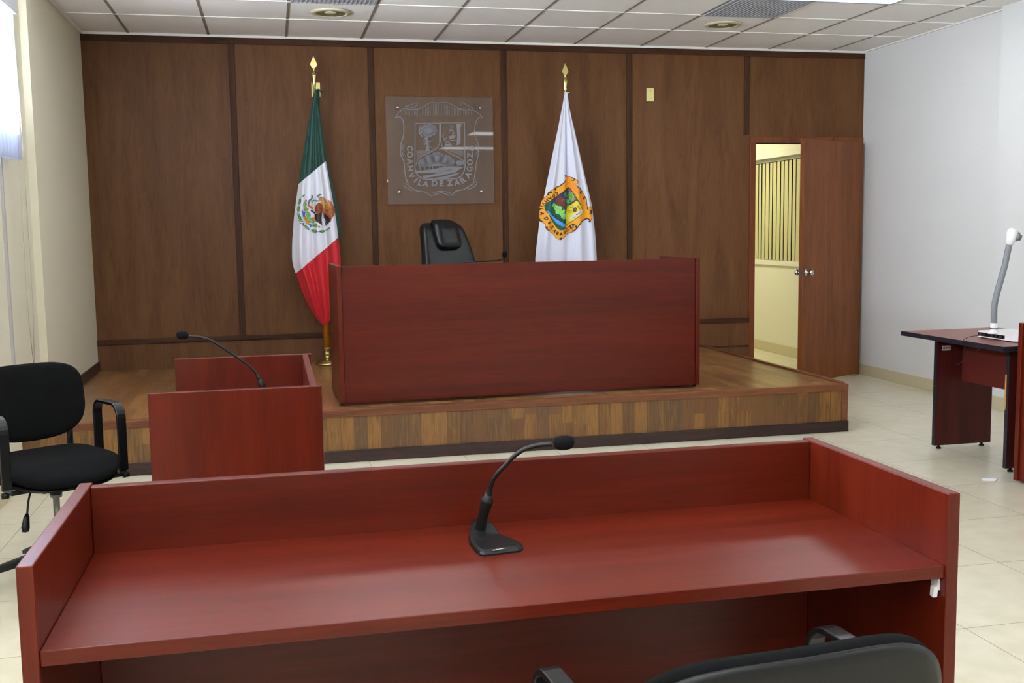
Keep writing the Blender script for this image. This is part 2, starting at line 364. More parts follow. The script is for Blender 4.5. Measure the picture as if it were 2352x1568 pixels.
# far room: right-hand wall with a window and blinds, seen through the doorway
FX = 4.66
WY0, WY1, WZ0, WZ1 = .75, 3.6, 1.03, 2.16
struct('wall_far_right', MB().box(FX, FX+.15, .12, WY0, 0, 2.75).box(FX, FX+.15, WY1, 4.2, 0, 2.75).box(FX, FX+.15, WY0, WY1, 0, WZ0)
       .box(FX, FX+.15, WY0, WY1, WZ1, 2.75), M['yroom'])
struct('wall_far_end', MB().box(2.2, FX+.15, 4.2, 4.3, 0, 2.75).box(2.2, 2.3, .12, 4.2, 0, 2.75), M['yroom'])
struct('ceiling_far', MB().box(2.2, FX+.15, .12, 4.3, 2.7, 2.8), M['yroom'])
struct('baseboard_far', MB().box(FX-.014, FX, .14, 4.19, 0, .11, .003), M['tilebase'])
w = bpy.data.objects.new('window_2', None); COL.objects.link(w); w['kind'] = 'structure'; w.location = (FX, WY0, WZ0)
box('window_sill', M['yroom'], w, -.02, .02, -.02, WY1-WY0+.02, -.05, 0)
box('window_lintel', M['yroom'], w, -.03, .02, -.02, WY1-WY0+.02, WZ1-WZ0, WZ1-WZ0+.07)
box('glass_pane', M['void'], w, .10, .108, 0, WY1-WY0, 0, WZ1-WZ0, bev=0)  # solid pane, coloured as the dark space beyond the blind
bl = thing('vertical_blind', 'cream vertical slat blind seen through the open doorway', 'blind', (FX+.05, WY0, WZ0))
box('headrail', M['alu'], bl, -.015, .015, .01, WY1-WY0-.01, WZ1-WZ0-.035, WZ1-WZ0-.002)
sl = None
n = 31; pitch = (WY1-WY0-.06)/n
for i in range(n):
    a = math.radians(-3 + 5*math.sin(i*2.3)); wd = .037
    if i in (19,): a = math.radians(-24)
    g = MB(); g.box(-.0012, .0012, -wd, wd, .004, WZ1-WZ0-.04); o = g.out('slat', M['slat_y'], bl)
    o.location = (0, .04+pitch*(i+.5), 0); o.rotation_euler = (0, 0, a)
lf = thing('ceiling_light', 'ceiling light fitting of the yellow room behind the doorway', 'light', (3.6, 2.2, 2.7))
box('housing', M['gridw'], lf, -.32, .32, -.62, .62, -.03, 0); box('diffuser', mat('warm_diffuser', (255, 250, 225), .5, emit=(255, 248, 214), es=14), lf, -.29, .29, -.59, .59, -.036, -.029, bev=0)

# ------------------------------------------------------------------ ceiling fittings
def troffer(x0, y0, label, group):
    t = thing('ceiling_light', label, 'light', (x0, y0, HC), 0, group)
    g = MB(); g.box(0, 1.22, 0, .016, -.012, -.002).box(0, 1.22, .594, .61, -.012, -.002).box(0, .016, .016, .594, -.012, -.002).box(1.204, 1.22, .016, .594, -.012, -.002)
    g.out('frame', M['black_pl'] if False else mat('light_frame', (96, 112, 124), .4), t)
    for k in range(3):
        box('diffuser', M['tube'], t, .018+k*.396, .018+k*.396+.39, .018, .592, -.008, -.003, bev=0)
    return t
R1 = -.739-2*T
troffer(2.44, R1-T+.0, 'bright recessed ceiling light beside the grey vent at top right', 'recessed ceiling lights')
for y in (-8.1, -11.3):
    for x in (-.61, 2.44): troffer(x, -.739-T*round((-.739-y)/T)-T, 'recessed ceiling light behind the camera', 'recessed ceiling lights behind the camera')
troffer(-.61, R1-T, 'recessed ceiling light just above the top of the frame at left', 'recessed ceiling lights')
def vent(x0, y0, label):
    t = thing('air_vent', label, 'vent', (x0, y0, HC), 0)
    box('vent_panel', M['vent'], t, .03, T-.03, .03, T-.03, -.009, -.004, bev=0)
    g = MB(); g.box(.012, T-.012, .012, .03, -.012, -.002).box(.012, T-.012, T-.03, T-.012, -.012, -.002).box(.012, .03, .03, T-.03, -.012, -.002).box(T-.03, T-.012, .03, T-.03, -.012, -.002)
    g.out('vent_frame', M['vent'], t)
    g = MB()
    for k in range(1, 18): g.box(.03+k*(T-.06)/18-.003, .03+k*(T-.06)/18+.003, .03, T-.03, -.013, -.008)
    g.out('vent_louvres', M['vent'], t)
vent(2.44, R1, 'grey louvred square air vent in the ceiling beside the bright light')
vent(-.61, R1, 'grey air vent at the top edge behind the left downlight')
def downlight(x, y, label):
    t = thing('downlight', label, 'light', (x, y, HC), 0)
    MB().lathe([(.108, -.002), (.145, -.002), (.148, -.006), (.142, -.013), (.118, -.018), (.108, -.014), (.106, -.003)], n=48).out('trim_ring', M['cream_ring'], t)
    MB().lathe([(.0, -.003), (.05, -.003), (.09, -.008), (.108, -.013), (.108, -.002), (0, -.002)], n=48).out('reflector', M['reflector'], t)
    MB().lathe([(0, -.014), (.03, -.013), (.045, -.008), (.045, -.003), (0, -.003)], n=32).out('bulb_cover', M['cream_ring'], t)
downlight(-.305, -1.04, 'round recessed downlight in the ceiling at left, above the green flag')
downlight(2.755, -1.04, 'round recessed downlight in the ceiling at right, near the grey vent')

# ------------------------------------------------------------------ left windows
for k, (ya, yb) in enumerate(((-4.5, -2.42), (-7.4, -5.0), (-10.6, -8.2))):
    w = bpy.data.objects.new('window_%d' % (1 if k == 0 else k+2), None); COL.objects.link(w); w['kind'] = 'structure'; w.location = (XN, ya, 1.86)
    L_ = yb-ya
    g = MB().box(-.10, -.05, 0, L_, 0, .04).box(-.10, -.05, 0, L_, .84, .88).box(-.10, -.05, 0, .04, .04, .84).box(-.10, -.05, L_-.04, L_, .04, .84).box(-.10, -.05, L_/2-.02, L_/2+.02, .04, .84)
    g.out('window_frame', M['alu'], w); box('glass_pane', M['glass'], w, -.08, -.076, .04, L_-.04, .04, .84, bev=0)
bl = thing('vertical_blind', 'white vertical slat blind glowing with daylight at the left edge', 'blind', (XN+.05, -4.5, 1.85))
box('headrail', M['alu'], bl, -.03, .03, 0, 2.18, .83, .90)
for i in range(26):
    g = MB(); a = 1.0
    g.grid(6, 1, lambda u, v: Vector((.012*math.sin(PI*u), (u-.5)*.088, v*.83)))
    o = g.out('slat', M['slat'], bl); o.location = (0, .05+i*.08, 0); o.rotation_euler = (0, 0, math.radians(-35))
MB().tube([(.02, 2.1, .83), (.03, 2.1, .1), (.03, 2.1, -.9), (.02, 2.08, -1.2), (.01, 2.06, -.9), (.01, 2.06, .8)], .0022, 6).out('control_cord', mat('cord_beige', (170, 164, 146), .6), bl)
rw = thing('cable_raceway', 'thin grey cable duct running down the left wall to a small box', 'cable duct', (XN, -2.62, .55))
box('duct', mat('duct_grey', (176, 172, 168), .5), rw, 0, .014, -.014, .014, .08, 1.31)
box('junction_box', M['wall_l'], rw, 0, .03, -.025, .025, 0, .12)

# ------------------------------------------------------------------ desks
def desk(label, loc, rz, w, d, h, grain='x', group=None, cat='desk', name='desk', wt=.152, plate=False):
    t = thing(name, label, cat, loc, rz, group); th = .028
    lx = M['lam_x'] if grain == 'x' else M['lam_z']
    for s in (-1, 1):
        x0, x1 = (-w/2, -w/2+th) if s < 0 else (w/2-th, w/2)
        box('side_panel', M['lam_z'], t, x0, x1, 0, d, .014, h, bev=.0025)
    box('front_panel', lx, t, -w/2+th+.0005, w/2-th-.0005, d-th-.014, d-.014, .014, h-.002, bev=.0025)
    box('worktop', M['lam_x'], t, -w/2+th+.0005, w/2-th-.0005, .006, d-th-.0145, h-wt-.028, h-wt, bev=.002)
    for sx in (-w/2+.014, w/2-.014):
        for sy in (.06, d-.06):
            MB().lathe([(0, 0), (.012, 0), (.012, .008), (.008, .014), (0, .014)], (sx, sy, 0), 12).out('foot', M['black_pl'], t)
    return t
fd = desk('cherry laminate desk nearest the camera with raised back and sides', (-.3225, -7.109, 0), 0, 1.80, .61, .865)
g = MB(); g.box(.866, .8715, .018, .042, .655, .680, .001).prism([(-.006, 0), (.006, 0), (.008, -.022), (-.003, -.024)], .010, lambda u, v, w_: Vector((.857+w_, .024+u, .664+v)))
o = g.out('panel_bracket', M['whitepl'], fd); o['label'] = 'white plastic bracket with a peg'
b0 = at(783, 933, Z=HP); b1 = at(1607, 888, Z=HP); ang = math.atan2(b1.y-b0.y, b1.x-b0.x); BW = (b1-b0).length
jb = desk("large cherry laminate judge's bench standing on the platform", (0, 0, 0), 0, BW, .66, .877, name='judge_bench', cat='bench')
c_ = (b0+b1)/2; n_ = Vector((-math.sin(ang), math.cos(ang), 0)); jb.location = (c_.x+n_.x*.66, c_.y+n_.y*.66, HP); jb.rotation_euler = (0, 0, ang+PI)
WX0, WX1, WYn, WYf = -1.226, -.627, -5.15, -4.09
wd_ = desk('small cherry laminate desk in front of the platform, turned sideways at left', (WX0, (WYn+WYf)/2, 0), -PI/2, WYf-WYn, WX1-WX0, .865, grain='z')
rd = desk('cherry laminate desk cut off by the right edge of the photo', (3.125+.6, -4.075-.9, 0), PI/2, 1.8, .6, .877)

# ------------------------------------------------------------------ table at right
tb = thing('side_table', 'small wine-coloured table with black edges holding the document camera', 'table', (3.06, -4.045, 0))
TW, TD, TH = .68, .955, .745
box('tabletop', M['lam_top'], tb, .003, TW-.003, .003, TD-.003, TH-.027, TH, bev=.001)
g = MB().box(0, .003, 0, TD, TH-.028, TH-.0005).box(TW-.003, TW, 0, TD, TH-.028, TH-.0005).box(.003, TW-.003, 0, .003, TH-.028, TH-.0005).box(.003, TW-.003, TD-.003, TD, TH-.028, TH-.0005)
g.out('edge_band', M['blackband'], tb)
for y in (.19, .855):
    lg = box('leg_panel', M['lam_dark'], tb, .183, .585, y-.014, y+.014, .022, TH-.029, bev=.001)
    e = box('edge_band', M['blackband'], lg, .18, .1828, y-.014, y+.014, .022, TH-.029, bev=0)
    for x in (.22, .53):
        MB().lathe([(0, 0), (.016, 0), (.016, .009), (.008, .012), (.008, .022), (0, .022)], (x, y, 0), 14).out('foot', M['black_pl'], lg)
    if y > .5:
        s_ = MB(); s_.box(.215, .275, y-.0155, y-.0142, .625, .655); so = s_.out('sticker', M['sticker'], lg)
        p_ = MB()
        for q in range(6): p_.box(.222+q*.008, .227+q*.008, y-.0158, y-.0155, .634, .634+.010+.004*(q % 2))
        p_.out('sticker_print', M['print'], lg)
    else:
        box('tape', M['tape'], lg, (.176), .1798, y+.003, y+.013, .36, .56, bev=0)
box('modesty_panel', mat('modesty_laminate', (84, 26, 18), .4), tb, .36, .378, .205, .840, .43, TH-.029)

# document camera
dc = thing('document_camera', 'white document camera with a grey bendable neck on the small table', 'document camera', (3.245, -3.90, TH))
bw, bd = .24, .335
g = MB(); g.prism([(.02, 0), (bw-.02, 0), (bw, .02), (bw, bd-.02), (bw-.02, bd), (.02, bd), (0, bd-.02), (0, .02)], .034, lambda u, v, w_: Vector((u, v, .006+w_)))
bmesh.ops.bevel(g.bm, geom=[e for e in g.bm.edges if abs(e.verts[0].co.z-.04) < 1e-4 and abs(e.verts[1].co.z-.04) < 1e-4 and len(e.link_faces) == 2 and e.calc_face_angle(0) > .5], offset=.006, segments=2, affect='EDGES')
g.out('base', M['whitepl'], dc)
box('port_panel', M['black_pl'], dc, -.001, .004, .085, .315, .012, .033, bev=0)
for y in (.11, .15, .185, .25, .285): box('port', M['steel'], dc, -.003, -.0012, y, y+.018, .017, .028, bev=0)
box('foot_pad', M['black_pl'], dc, .02, bw-.02, .02, bd-.02, 0, .007)
N0 = at(2283, 742, Y=-3.72) - Vector((3.245, -3.90, TH))
npx = [(2283, 742), (2283, 725), (2284, 700), (2290, 672), (2299, 642), (2308, 610), (2314, 580), (2319, 558)]
O_ = Vector((3.245, -3.90, TH))
np_ = [at(a, b, Y=-3.72-.004*i)-O_ for i, (a, b) in enumerate(npx)]
bx, by = np_[0].x, np_[0].y
MB().lathe([(0, .036), (.034, .036), (.030, .045), (.0195, .055), (.0185, np_[0].z+.002), (0, np_[0].z+.002)], (bx, by, 0), 24).out('neck_socket', M['whitepl'], dc)
MB().lathe([(.0200, .062), (.0203, .062), (.0203, .068), (.0200, .068)], (bx, by, 0), 24).out('blue_ring', M['blackband'], dc)
pp = []
for i in range(len(np_)-1):
    for k in range(6): pp.append(np_[i].lerp(np_[i+1], k/6))
pp.append(np_[-1])
for _ in range(4): pp = [pp[0]]+[(pp[i-1]+pp[i]*2+pp[i+1])/4 for i in range(1, len(pp)-1)]+[pp[-1]]
MB().tube(pp, [.0165+.0012*(i % 2) for i in range(len(pp))], 16).out('neck', M['neck_grey'], dc)
h0 = at(2319, 560, Y=-3.75)-O_; h1 = at(2327, 527, Y=-3.75)-O_
hv = (h1-h0)
hd = MB().tube([h0-hv*.08, h0+hv*.02, h0+hv*.04, h0+hv*.35, h0+hv*.7, h0+hv*.95, h0+hv*1.05, h0+hv*1.1], [.0185, .0185, .022, .027, .031, .028, .018, .004], 20).out('camera_head', M['whitepl'], dc)
dirx = Vector((1, -.25, -.35)).normalized()
q0 = h0+hv*.62
MB().tube([q0+dirx*.022, q0+dirx*.036, q0+dirx*.038, q0+dirx*.052], [.027, .027, .018, .018], 20).out('lens', M['neck_grey'], dc)
cp = [at(2243, 773, Y=-3.66), at(2236, 776, Y=-3.7), at(2234, 790, Y=-3.72), at(2241, 808, Y=-3.72), at(2258, 826, Y=-3.7), at(2275, 833, Y=-3.66), at(2300, 822, Y=-3.74), at(2318, 808, Y=-3.80), at(2326, 797, Y=-3.86)]
cp[0] = Vector((3.243, -3.66, TH+.022)); cp[1] = Vector((3.10, -3.70, TH+.02)); cp[2] = Vector((3.050, -3.72, TH-.01))
cc = []
for i in range(len(cp)-1):
    a, b, c, d = cp[max(i-1, 0)], cp[i], cp[i+1], cp[min(i+2, len(cp)-1)]
    for k in range(6):
        t = k/6; cc.append(.5*((2*b)+(c-a)*t+(2*a-5*b+4*c-d)*t*t+(3*b-a-3*c+d)*t**3))
cc = [Vector((min(v.x, 3.056) if i > 8 else v.x, v.y, v.z))-O_ for i, v in enumerate(cc)]
MB().tube(cc, .0018, 6).out('cable', M['black_pl'], dc)
# paper scrap
P0 = at(2268, 1101, Z=0)
g = MB(); g.prism([(-.05, -.02), (.012, -.05), (.06, -.005), (-.012, .028)], .002, lambda u, v, w_: Vector((u, v, w_+.001+.06*max(0, u-.02))))
o = g.out('paper_scrap', M['paper']); o.location = (P0.x, P0.y, 0); o['label'] = 'small white scrap of paper lying on the floor tiles'; o['category'] = 'paper'

# ------------------------------------------------------------------ microphones
def smooth_path(pts, n=8, it=3):
    out = []
    for i in range(len(pts)-1):
        for k in range(n): out.append(pts[i].lerp(pts[i+1], k/n))
    out.append(pts[-1])
    for _ in range(it*3): out = [out[0]]+[(out[i-1]+out[i]*2+out[i+1])/4 for i in range(1, len(out)-1)]+[out[-1]]
    return out
def foam(t, c, d, L=.048, r=.0165):
    d = d.normalized(); pts = []; rr = []
    for k in range(13):
        a = -1+2*k/12; pts.append(c+d*a*L/2); rr.append(r*max(.05, (1-abs(a)**3.2))**.5)
    MB().tube(pts, rr, 20).out('foam_windscreen', M['foam'], t)
def mic(label, O, base, holder, neck, head, hd, letters=True, s=1.0):
    """O: spot it stands on; base: outline round it; holder, neck: paths; head: centre of the windscreen"""
    t = thing('desk_microphone', label, 'microphone', O)
    if base:
        g = MB(); zs = [0, .007, .012]
        def top(u, v): return Vector((u, v, 0))
        c = Vector((sum(p[0] for p in base)/len(base), sum(p[1] for p in base)/len(base), 0))
        rings = []
        for z, k in ((0, 1), (.004, 1.0), (.0085, .95), (.0105, .84)):
            rings.append([g.bm.verts.new((c.x+(u-c.x)*k, c.y+(v-c.y)*k, z+(.016*max(0, min(1, (v-.015)/.05)) if z > .008 else 0))) for u, v in base])
        for A, B in zip(rings, rings[1:]):
            for i in range(len(base)):
                g.bm.faces.new((A[i], A[(i+1) % len(base)], B[(i+1) % len(base)], B[i]))
        for r_ in (rings[0], rings[-1]):
            for tr in tessellate_polygon([[v.co for v in r_]]): g.bm.faces.new([r_[i] for i in tr])
        g.out('base', M['black_pl'], t)
    if holder: MB().tube([v for v, _ in holder], [r for _, r in holder], 20).out('socket', M['black_pl'], t)
    pn = smooth_path(neck)
    MB().tube(pn, [.0052 if i > 6 else .009-.0006*i for i in range(len(pn))], 12).out('gooseneck', M['neck_black'], t)
    foam(t, head, hd)
    return t
WT = .713
MO = at(1120, 1245, Z=WT)
def L3(px, py, Y): return at(px, py, Y=Y)-MO
bp = [at(a, b, Z=WT)-MO for a, b in [(1076, 1238), (1079, 1252), (1092, 1268), (1102, 1276), (1112, 1278), (1193, 1268), (1201, 1263), (1201, 1257), (1190, 1249), (1150, 1236), (1130, 1222), (1112, 1212), (1094, 1210), (1080, 1220)]]
yb_ = MO.y+.045
m1 = mic('black gooseneck microphone on a wedge base standing on the nearest desk', MO, [(v.x, v.y) for v in bp],
    [(L3(1101, 1232, yb_), .0125), (L3(1103, 1218, yb_), .0122), (L3(1108, 1190, yb_-.004), .0115), (L3(1113, 1172, yb_-.008), .0125), (L3(1118, 1152, yb_-.012), .0145), (L3(1119.5, 1147, yb_-.013), .0145), (L3(1120.5, 1143, yb_-.014), .0095), (L3(1123, 1132, yb_-.016), .0085)],
    [L3(a, b, yb_-.016-.006*i) for i, (a, b) in enumerate([(1123, 1134), (1127, 1118), (1132, 1102), (1143, 1086), (1160, 1069), (1180, 1047), (1203, 1031), (1230, 1023), (1252, 1020), (1268, 1019)])],
    L3(1295, 1016.5, yb_-.08), L3(1320, 1014, yb_-.08)-L3(1270, 1019, yb_-.08))
g = MB()
lt = at(1133, 1264.5, Z=WT+.0105)-MO; rt = at(1161, 1259.5, Z=WT+.0105)-MO; ax = (rt-lt)
for i in range(9):
    p = lt+ax*(i/9); p2 = p+ax*.085; up_ = Vector((-ax.y, ax.x, 0)).normalized()*(.0042 if i % 3 else .0052)
    z_ = .0112; v = [g.bm.verts.new((q.x, q.y, z_)) for q in (p, p2, p2+up_, p+up_)]; g.bm.faces.new(v)
o = g.out('maker_mark', M['sticker'], m1); o['label'] = 'tiny white lettering on the base'
# witness mic
W0 = at(612, 905, Y=-4.62)
W0 = Vector((W0.x, -4.62, WT))
def L4(px, py, Y=-4.62): return at(px, py, Y=Y)-W0
mic('thin black gooseneck microphone leaning left over the sideways desk', W0, [(-.05, -.06), (.05, -.06), (.055, .05), (0, .075), (-.055, .05)],
    [(Vector((0, 0, .012)), .012), (L4(606, 895)*.5, .012), (L4(603, 888), .0125), (L4(598, 876), .014), (L4(597, 872), .008), (L4(594, 868), .007)],
    [L4(a, b) for a, b in [(595, 869), (588, 856), (576, 843), (560, 830), (535, 814), (510, 797), (490, 784), (474, 777), (452, 773), (432, 771)]],
    L4(419, 769.5), L4(404, 769)-L4(434, 771))
# judge mic
J0 = Vector((.60, -1.9, HP+.877-.152))
def L5(px, py, Y): return at(px, py, Y=Y)-J0
mic("black gooseneck microphone just showing above the judge's bench", J0, [(-.05, -.06), (.05, -.06), (.055, .05), (0, .075), (-.055, .05)],
    [(Vector((0, 0, .012)), .012), (Vector((0, 0, .09)), .012), (Vector((0, .0, .10)), .008)],
    [Vector((0, 0, .10)), Vector((0, .02, .14)), L5(1062, 602, -1.85), L5(1085, 600.5, -1.83), L5(1115, 599.5, -1.8), L5(1140, 598, -1.78), L5(1152, 596, -1.78), L5(1157, 591, -1.78)],
    L5(1159, 584, -1.78), Vector((.1, 0, 1)))

# ------------------------------------------------------------------ chairs
def cushion(g, w, d, t, fn, nu=28, nv=5, p=3.2):
    """superellipse cushion, fn(x, y, z) shapes it"""
    rings = []
    prof = [(-1, .86), (-.8, .95), (-.3, 1.0), (.3, 1.0), (.75, .95), (1.0, .82), (1.12, .5), (1.16, .2)]
    for z, k in [(-1, .3)]+prof:
        r_ = []
        for i in range(nu*2):
            a = 2*PI*i/(nu*2); c, s = math.cos(a), math.sin(a)
            x = math.copysign(abs(c)**(2/p), c)*w/2*k; y = math.copysign(abs(s)**(2/p), s)*d/2*k
            r_.append(g.bm.verts.new(fn(x, y, z*t/2)))
        rings.append(r_)
    n = len(rings[0])
    for A, B in zip(rings, rings[1:]):
        for i in range(n): g.bm.faces.new((A[i], A[(i+1) % n], B[(i+1) % n], B[i])).smooth = True
    for r_ in (rings[0][::-1], rings[-1]): g.bm.faces.new(r_).smooth = True
    return g
def task_chair(label, loc, rz, H, group=None, lever=1, bw=.45, bh=.325, AX=.232, AH=.205):
    """facing -Y; H is the height of the seat"""
    t = thing('task_chair', label, 'chair', loc, rz, group)
    seat = cushion(MB(), .465, .46, .058, lambda x, y, z: Vector((x, y, H-.03+z+.012*(x/.25)**2-.035*max(0, (-y-.10)/.13)**2+.02*max(0, (y-.1)/.13)))).out('seat', M['black_fab'], t)
    cushion(MB(), .44, .43, .018, lambda x, y, z: Vector((x, y, H-.068+z-.03*max(0, (-y-.10)/.13)**2))).out('seat_shell', M['black_pl'], t)
    hb = H+.205
    def bk(x, y, z):   # x width, y height, z thickness (+ towards the sitter)
        return Vector((x, .235-z-.42*x*x+.10*(y), hb+y-.10*(x/.23)**2*(1 if y < 0 else 0)*-.35))
    cushion(MB(), bw, bh, .042, bk, p=3.9).out('backrest', M['black_fab'], t)
    def bs(x, y, z):
        return Vector((x, .262+z*.6-.42*x*x+.10*y-.012*math.cos(PI*x/.46)*math.cos(PI*y/.34), hb+y+.02*(x/.23)**2*(1 if y < 0 else 0)))
    cushion(MB(), bw-.008, bh-.008, .03, lambda x, y, z: bs(x, y, -z), p=3.9).out('back_shell', M['black_pl'], t)
    for s in (-1, 1):
        MB().tube([(s*.17, .10, H-.078), (s*.17, .20, H-.078), (s*.17, .245, H-.05), (s*.17, .252, H+.02), (s*.17, .25, H+.12)], .014, 10, flat=.5, up=(1, 0, 0)).out('back_support', M['black_metal'], t)
        yf, yb2, zt = -.13, .10, H+AH; r = .055; x = s*AX
        pth = [(x-s*.09, yf, H-.085), (x-s*.01, yf, H-.085), (x, yf, H-.07), (x, yf, zt-r)]
        for k in range(1, 7): a = PI/2*k/6; pth.append((x, yf+r-r*math.cos(a), zt-r+r*math.sin(a)))
        for k in range(1, 7): a = PI/2*k/6; pth.append((x, yb2-r+r*math.sin(a), zt-r+r*math.cos(a)))
        pth += [(x, yb2, H-.06), (x-s*.01, yb2, H-.085), (x-s*.09, yb2, H-.085)]
        g = MB(); P = [Vector(q) for q in pth]
        rings = []
        for i, q in enumerate(P):
            tt = (P[min(i+1, len(P)-1)]-P[max(i-1, 0)]).normalized(); a = Vector((1, 0, 0)) if abs(tt.x) < .5 else Vector((0, 0, 1)); a = (a-tt*a.dot(tt)).normalized(); b = tt.cross(a)
            if abs(tt.x) >= .5: a, b = b, a
            wdt = .019; hh = .0065
            if abs(tt.x) >= .5: rings.append([g.bm.verts.new(q+Vector((0, wdt*c1, hh*c2))) for c1, c2 in ((1, 1), (-1, 1), (-1, -1), (1, -1))])
            else:
                nrm = Vector((0, -tt.z, tt.y)); rings.append([g.bm.verts.new(q+Vector((wdt*c1, 0, 0))+nrm*hh*c2) for c1, c2 in ((1, 1), (-1, 1), (-1, -1), (1, -1))])
        for A, B in zip(rings, rings[1:]):
            for k in range(4): g.bm.faces.new((A[k], A[(k+1) % 4], B[(k+1) % 4], B[k]))
        g.bm.faces.new(rings[0][::-1]); g.bm.faces.new(rings[-1])
        o = g.out('armrest', M['black_metal'], t)
        md = o.modifiers.new('bev', 'BEVEL'); md.width = .003; md.segments = 2
        for pl in o.data.polygons: pl.use_smooth = False
        MB().lathe([(0, -.012), (.012, -.012), (.012, .012), (0, .012)], (x+s*.008, yf, H-.09), 12, axis='x').out('bolt', M['black_pl'], o)
    box('mechanism', M['black_metal'], t, -.09, .09, -.10, .11, H-.12, H-.078, bev=.01)
    MB().lathe([(0, H-.12), (.024, H-.12), (.024, H-.16), (.0135, H-.165), (.0135, .20), (.025, .20), (.027, .10), (0, .10)], n=20).out('gas_cylinder', [M['steel']], t)
    MB().lathe([(0, H-.119), (.0245, H-.119), (.0245, H-.15), (.016, H-.153), (0, H-.153)], n=20).out('cylinder_collar', M['black_pl'], t)
    if lever:
        lv = MB().tube(smooth_path([Vector((-.05, -.03, H-.10)), Vector((-.12, -.06, H-.105)), Vector((-.135, -.07, H-.14)), Vector((-.15, -.09, H-.19))], 5, 1), .004, 8).out('lever', M['black_metal'], t)
        MB().tube([(-.150, -.09, H-.185), (-.155, -.095, H-.20), (-.166, -.11, H-.235), (-.168, -.112, H-.25), (-.168, -.112, H-.252)], [.006, .012, .016, .012, .003], 12, flat=.5).out('paddle', M['black_pl'], lv)
    for k in range(5):
        a = 2*PI*k/5+.42; c, s = math.cos(a), math.sin(a)
        g = MB(); rings = []
        for r, z, w_, hh in ((.02, .125, .026, .022), (.12, .115, .022, .017), (.22, .095, .019, .013), (.29, .072, .016, .010), (.305, .068, .010, .008)):
            rings.append([g.bm.verts.new((r*c-s*w_*p, r*s+c*w_*p, z+hh*q)) for p, q in ((1, .6), (.6, 1), (-.6, 1), (-1, .6), (-1, -1), (1, -1))])
        for A, B in zip(rings, rings[1:]):
            for i in range(6): g.bm.faces.new((A[i], A[(i+1) % 6], B[(i+1) % 6], B[i]))
        g.bm.faces.new(rings[0][::-1]); g.bm.faces.new(rings[-1])
        lg = g.out('leg', M['black_pl'], t)
        g = MB()
        for dd in (-.014, .014):
            cx, cy = .285*c-s*dd, .285*s+c*dd
            g.tube([(cx+s*.009, cy-c*.009, .026), (cx-s*.009, cy+c*.009, .026)], .026, 18)
        g.tube([(.285*c, .285*s, .03), (.285*c, .285*s, .075)], .008, 10)
        g.out('caster', M['black_pl'], lg)
    return t
CH = task_chair('black fabric chair with loop armrests beside the sideways desk at left', (-1.685, -4.44, 0), math.radians(32), .515)
task_chair('black chair pushed up to the nearest desk, seen from behind at bottom right', (-.04, -7.30, 0), math.radians(180+5), .405, lever=0, bw=.56, AH=.236, AX=.285)

# executive chair behind the bench
def exec_chair(label, loc, rz):
    t = thing('executive_chair', label, 'chair', loc, rz); H = .50
    cushion(MB(), .54, .52, .11, lambda x, y, z: Vector((x, y, H-.05+z))).out('seat', M['leather'], t)
    # padded high back: wider at the bottom, side roll, faces -Y
    def back(u, v):
        a = 2*PI*u; z = v
        hgt = H-.02+z*.665
        w = (.255-.075*max(0, (z-.25)/.75)**1.3)*(1 if z < .90 else math.sqrt(max(0, 1-((z-.90)/.105)**2))*.35+.65)
        th = .080*(1-.35*z)*(1 if z < .93 else math.sqrt(max(0, 1-((z-.93)/.075)**2)))
        c, s = math.cos(a), math.sin(a)
        x = math.copysign(abs(c)**.75, c)*w; yy = math.copysign(abs(s)**.8, s)*th
        if yy < 0: yy -= .030*(abs(x)/w)**4
        yy += .0
        return Vector((x, .24+yy+.16*z*z-.02, hgt))
    g = MB(); g.grid(44, 40, back, closeu=True)
    g.bm.verts.ensure_lookup_table()
    g.bm.faces.new([g.bm.verts[40*44+i] for i in range(44)]); g.bm.faces.new([g.bm.verts[i] for i in range(44)][::-1])
    g.out('backrest', M['leather'], t)
    def pad(x0, x1, z0, z1, th, name, y0=.0):
        w, h = x1-x0, z1-z0; zc = (z0+z1)/2; xc = (x0+x1)/2
        def fn(x, y, z):
            zz = zc+y; v = (zz-(H-.02))/.70
            return Vector((xc+x, .24+.16*v*v-.02-.05*(1-.35*v)-z-y0+(.05*max(0, (v-.93)/.1)**1.5), zz))
        cushion(MB(), w, h, th, fn, p=4.5).out(name, M['leather'], t)
    pad(-.108, .108, H+.445, H+.672, .080, 'headrest', .012)
    pad(-.165, .165, H+.10, H+.50, .022, 'back_cushion', -.004)
    for s in (-1, 1):
        MB().tube(smooth_path([Vector((s*.26, .16, H-.03)), Vector((s*.30, .15, H+.10)), Vector((s*.30, .10, H+.20)), Vector((s*.30, -.12, H+.20)), Vector((s*.29, -.17, H+.10)), Vector((s*.26, -.14, H-.04))], 6, 2), .019, 12).out('armrest', M['black_pl'], t)
    MB().lathe([(0, H-.10), (.03, H-.10), (.03, .12), (0, .12)], n=16).out('gas_cylinder', M['black_pl'], t)
    for k in range(5):
        a = 2*PI*k/5; c, s = math.cos(a), math.sin(a)
        lg = MB().tube([(0, 0, .13), (.16*c, .16*s, .11), (.30*c, .30*s, .07)], [.03, .024, .016], 10).out('leg', M['black_pl'], t)
        MB().tube([(.30*c-s*.02, .30*s+c*.02, .027), (.30*c+s*.02, .30*s-c*.02, .027)], .027, 16).out('caster', M['black_pl'], lg)
    return t
exec_chair("black leather high-backed chair showing above the judge's bench", (.63, -1.32, HP), math.radians(26))

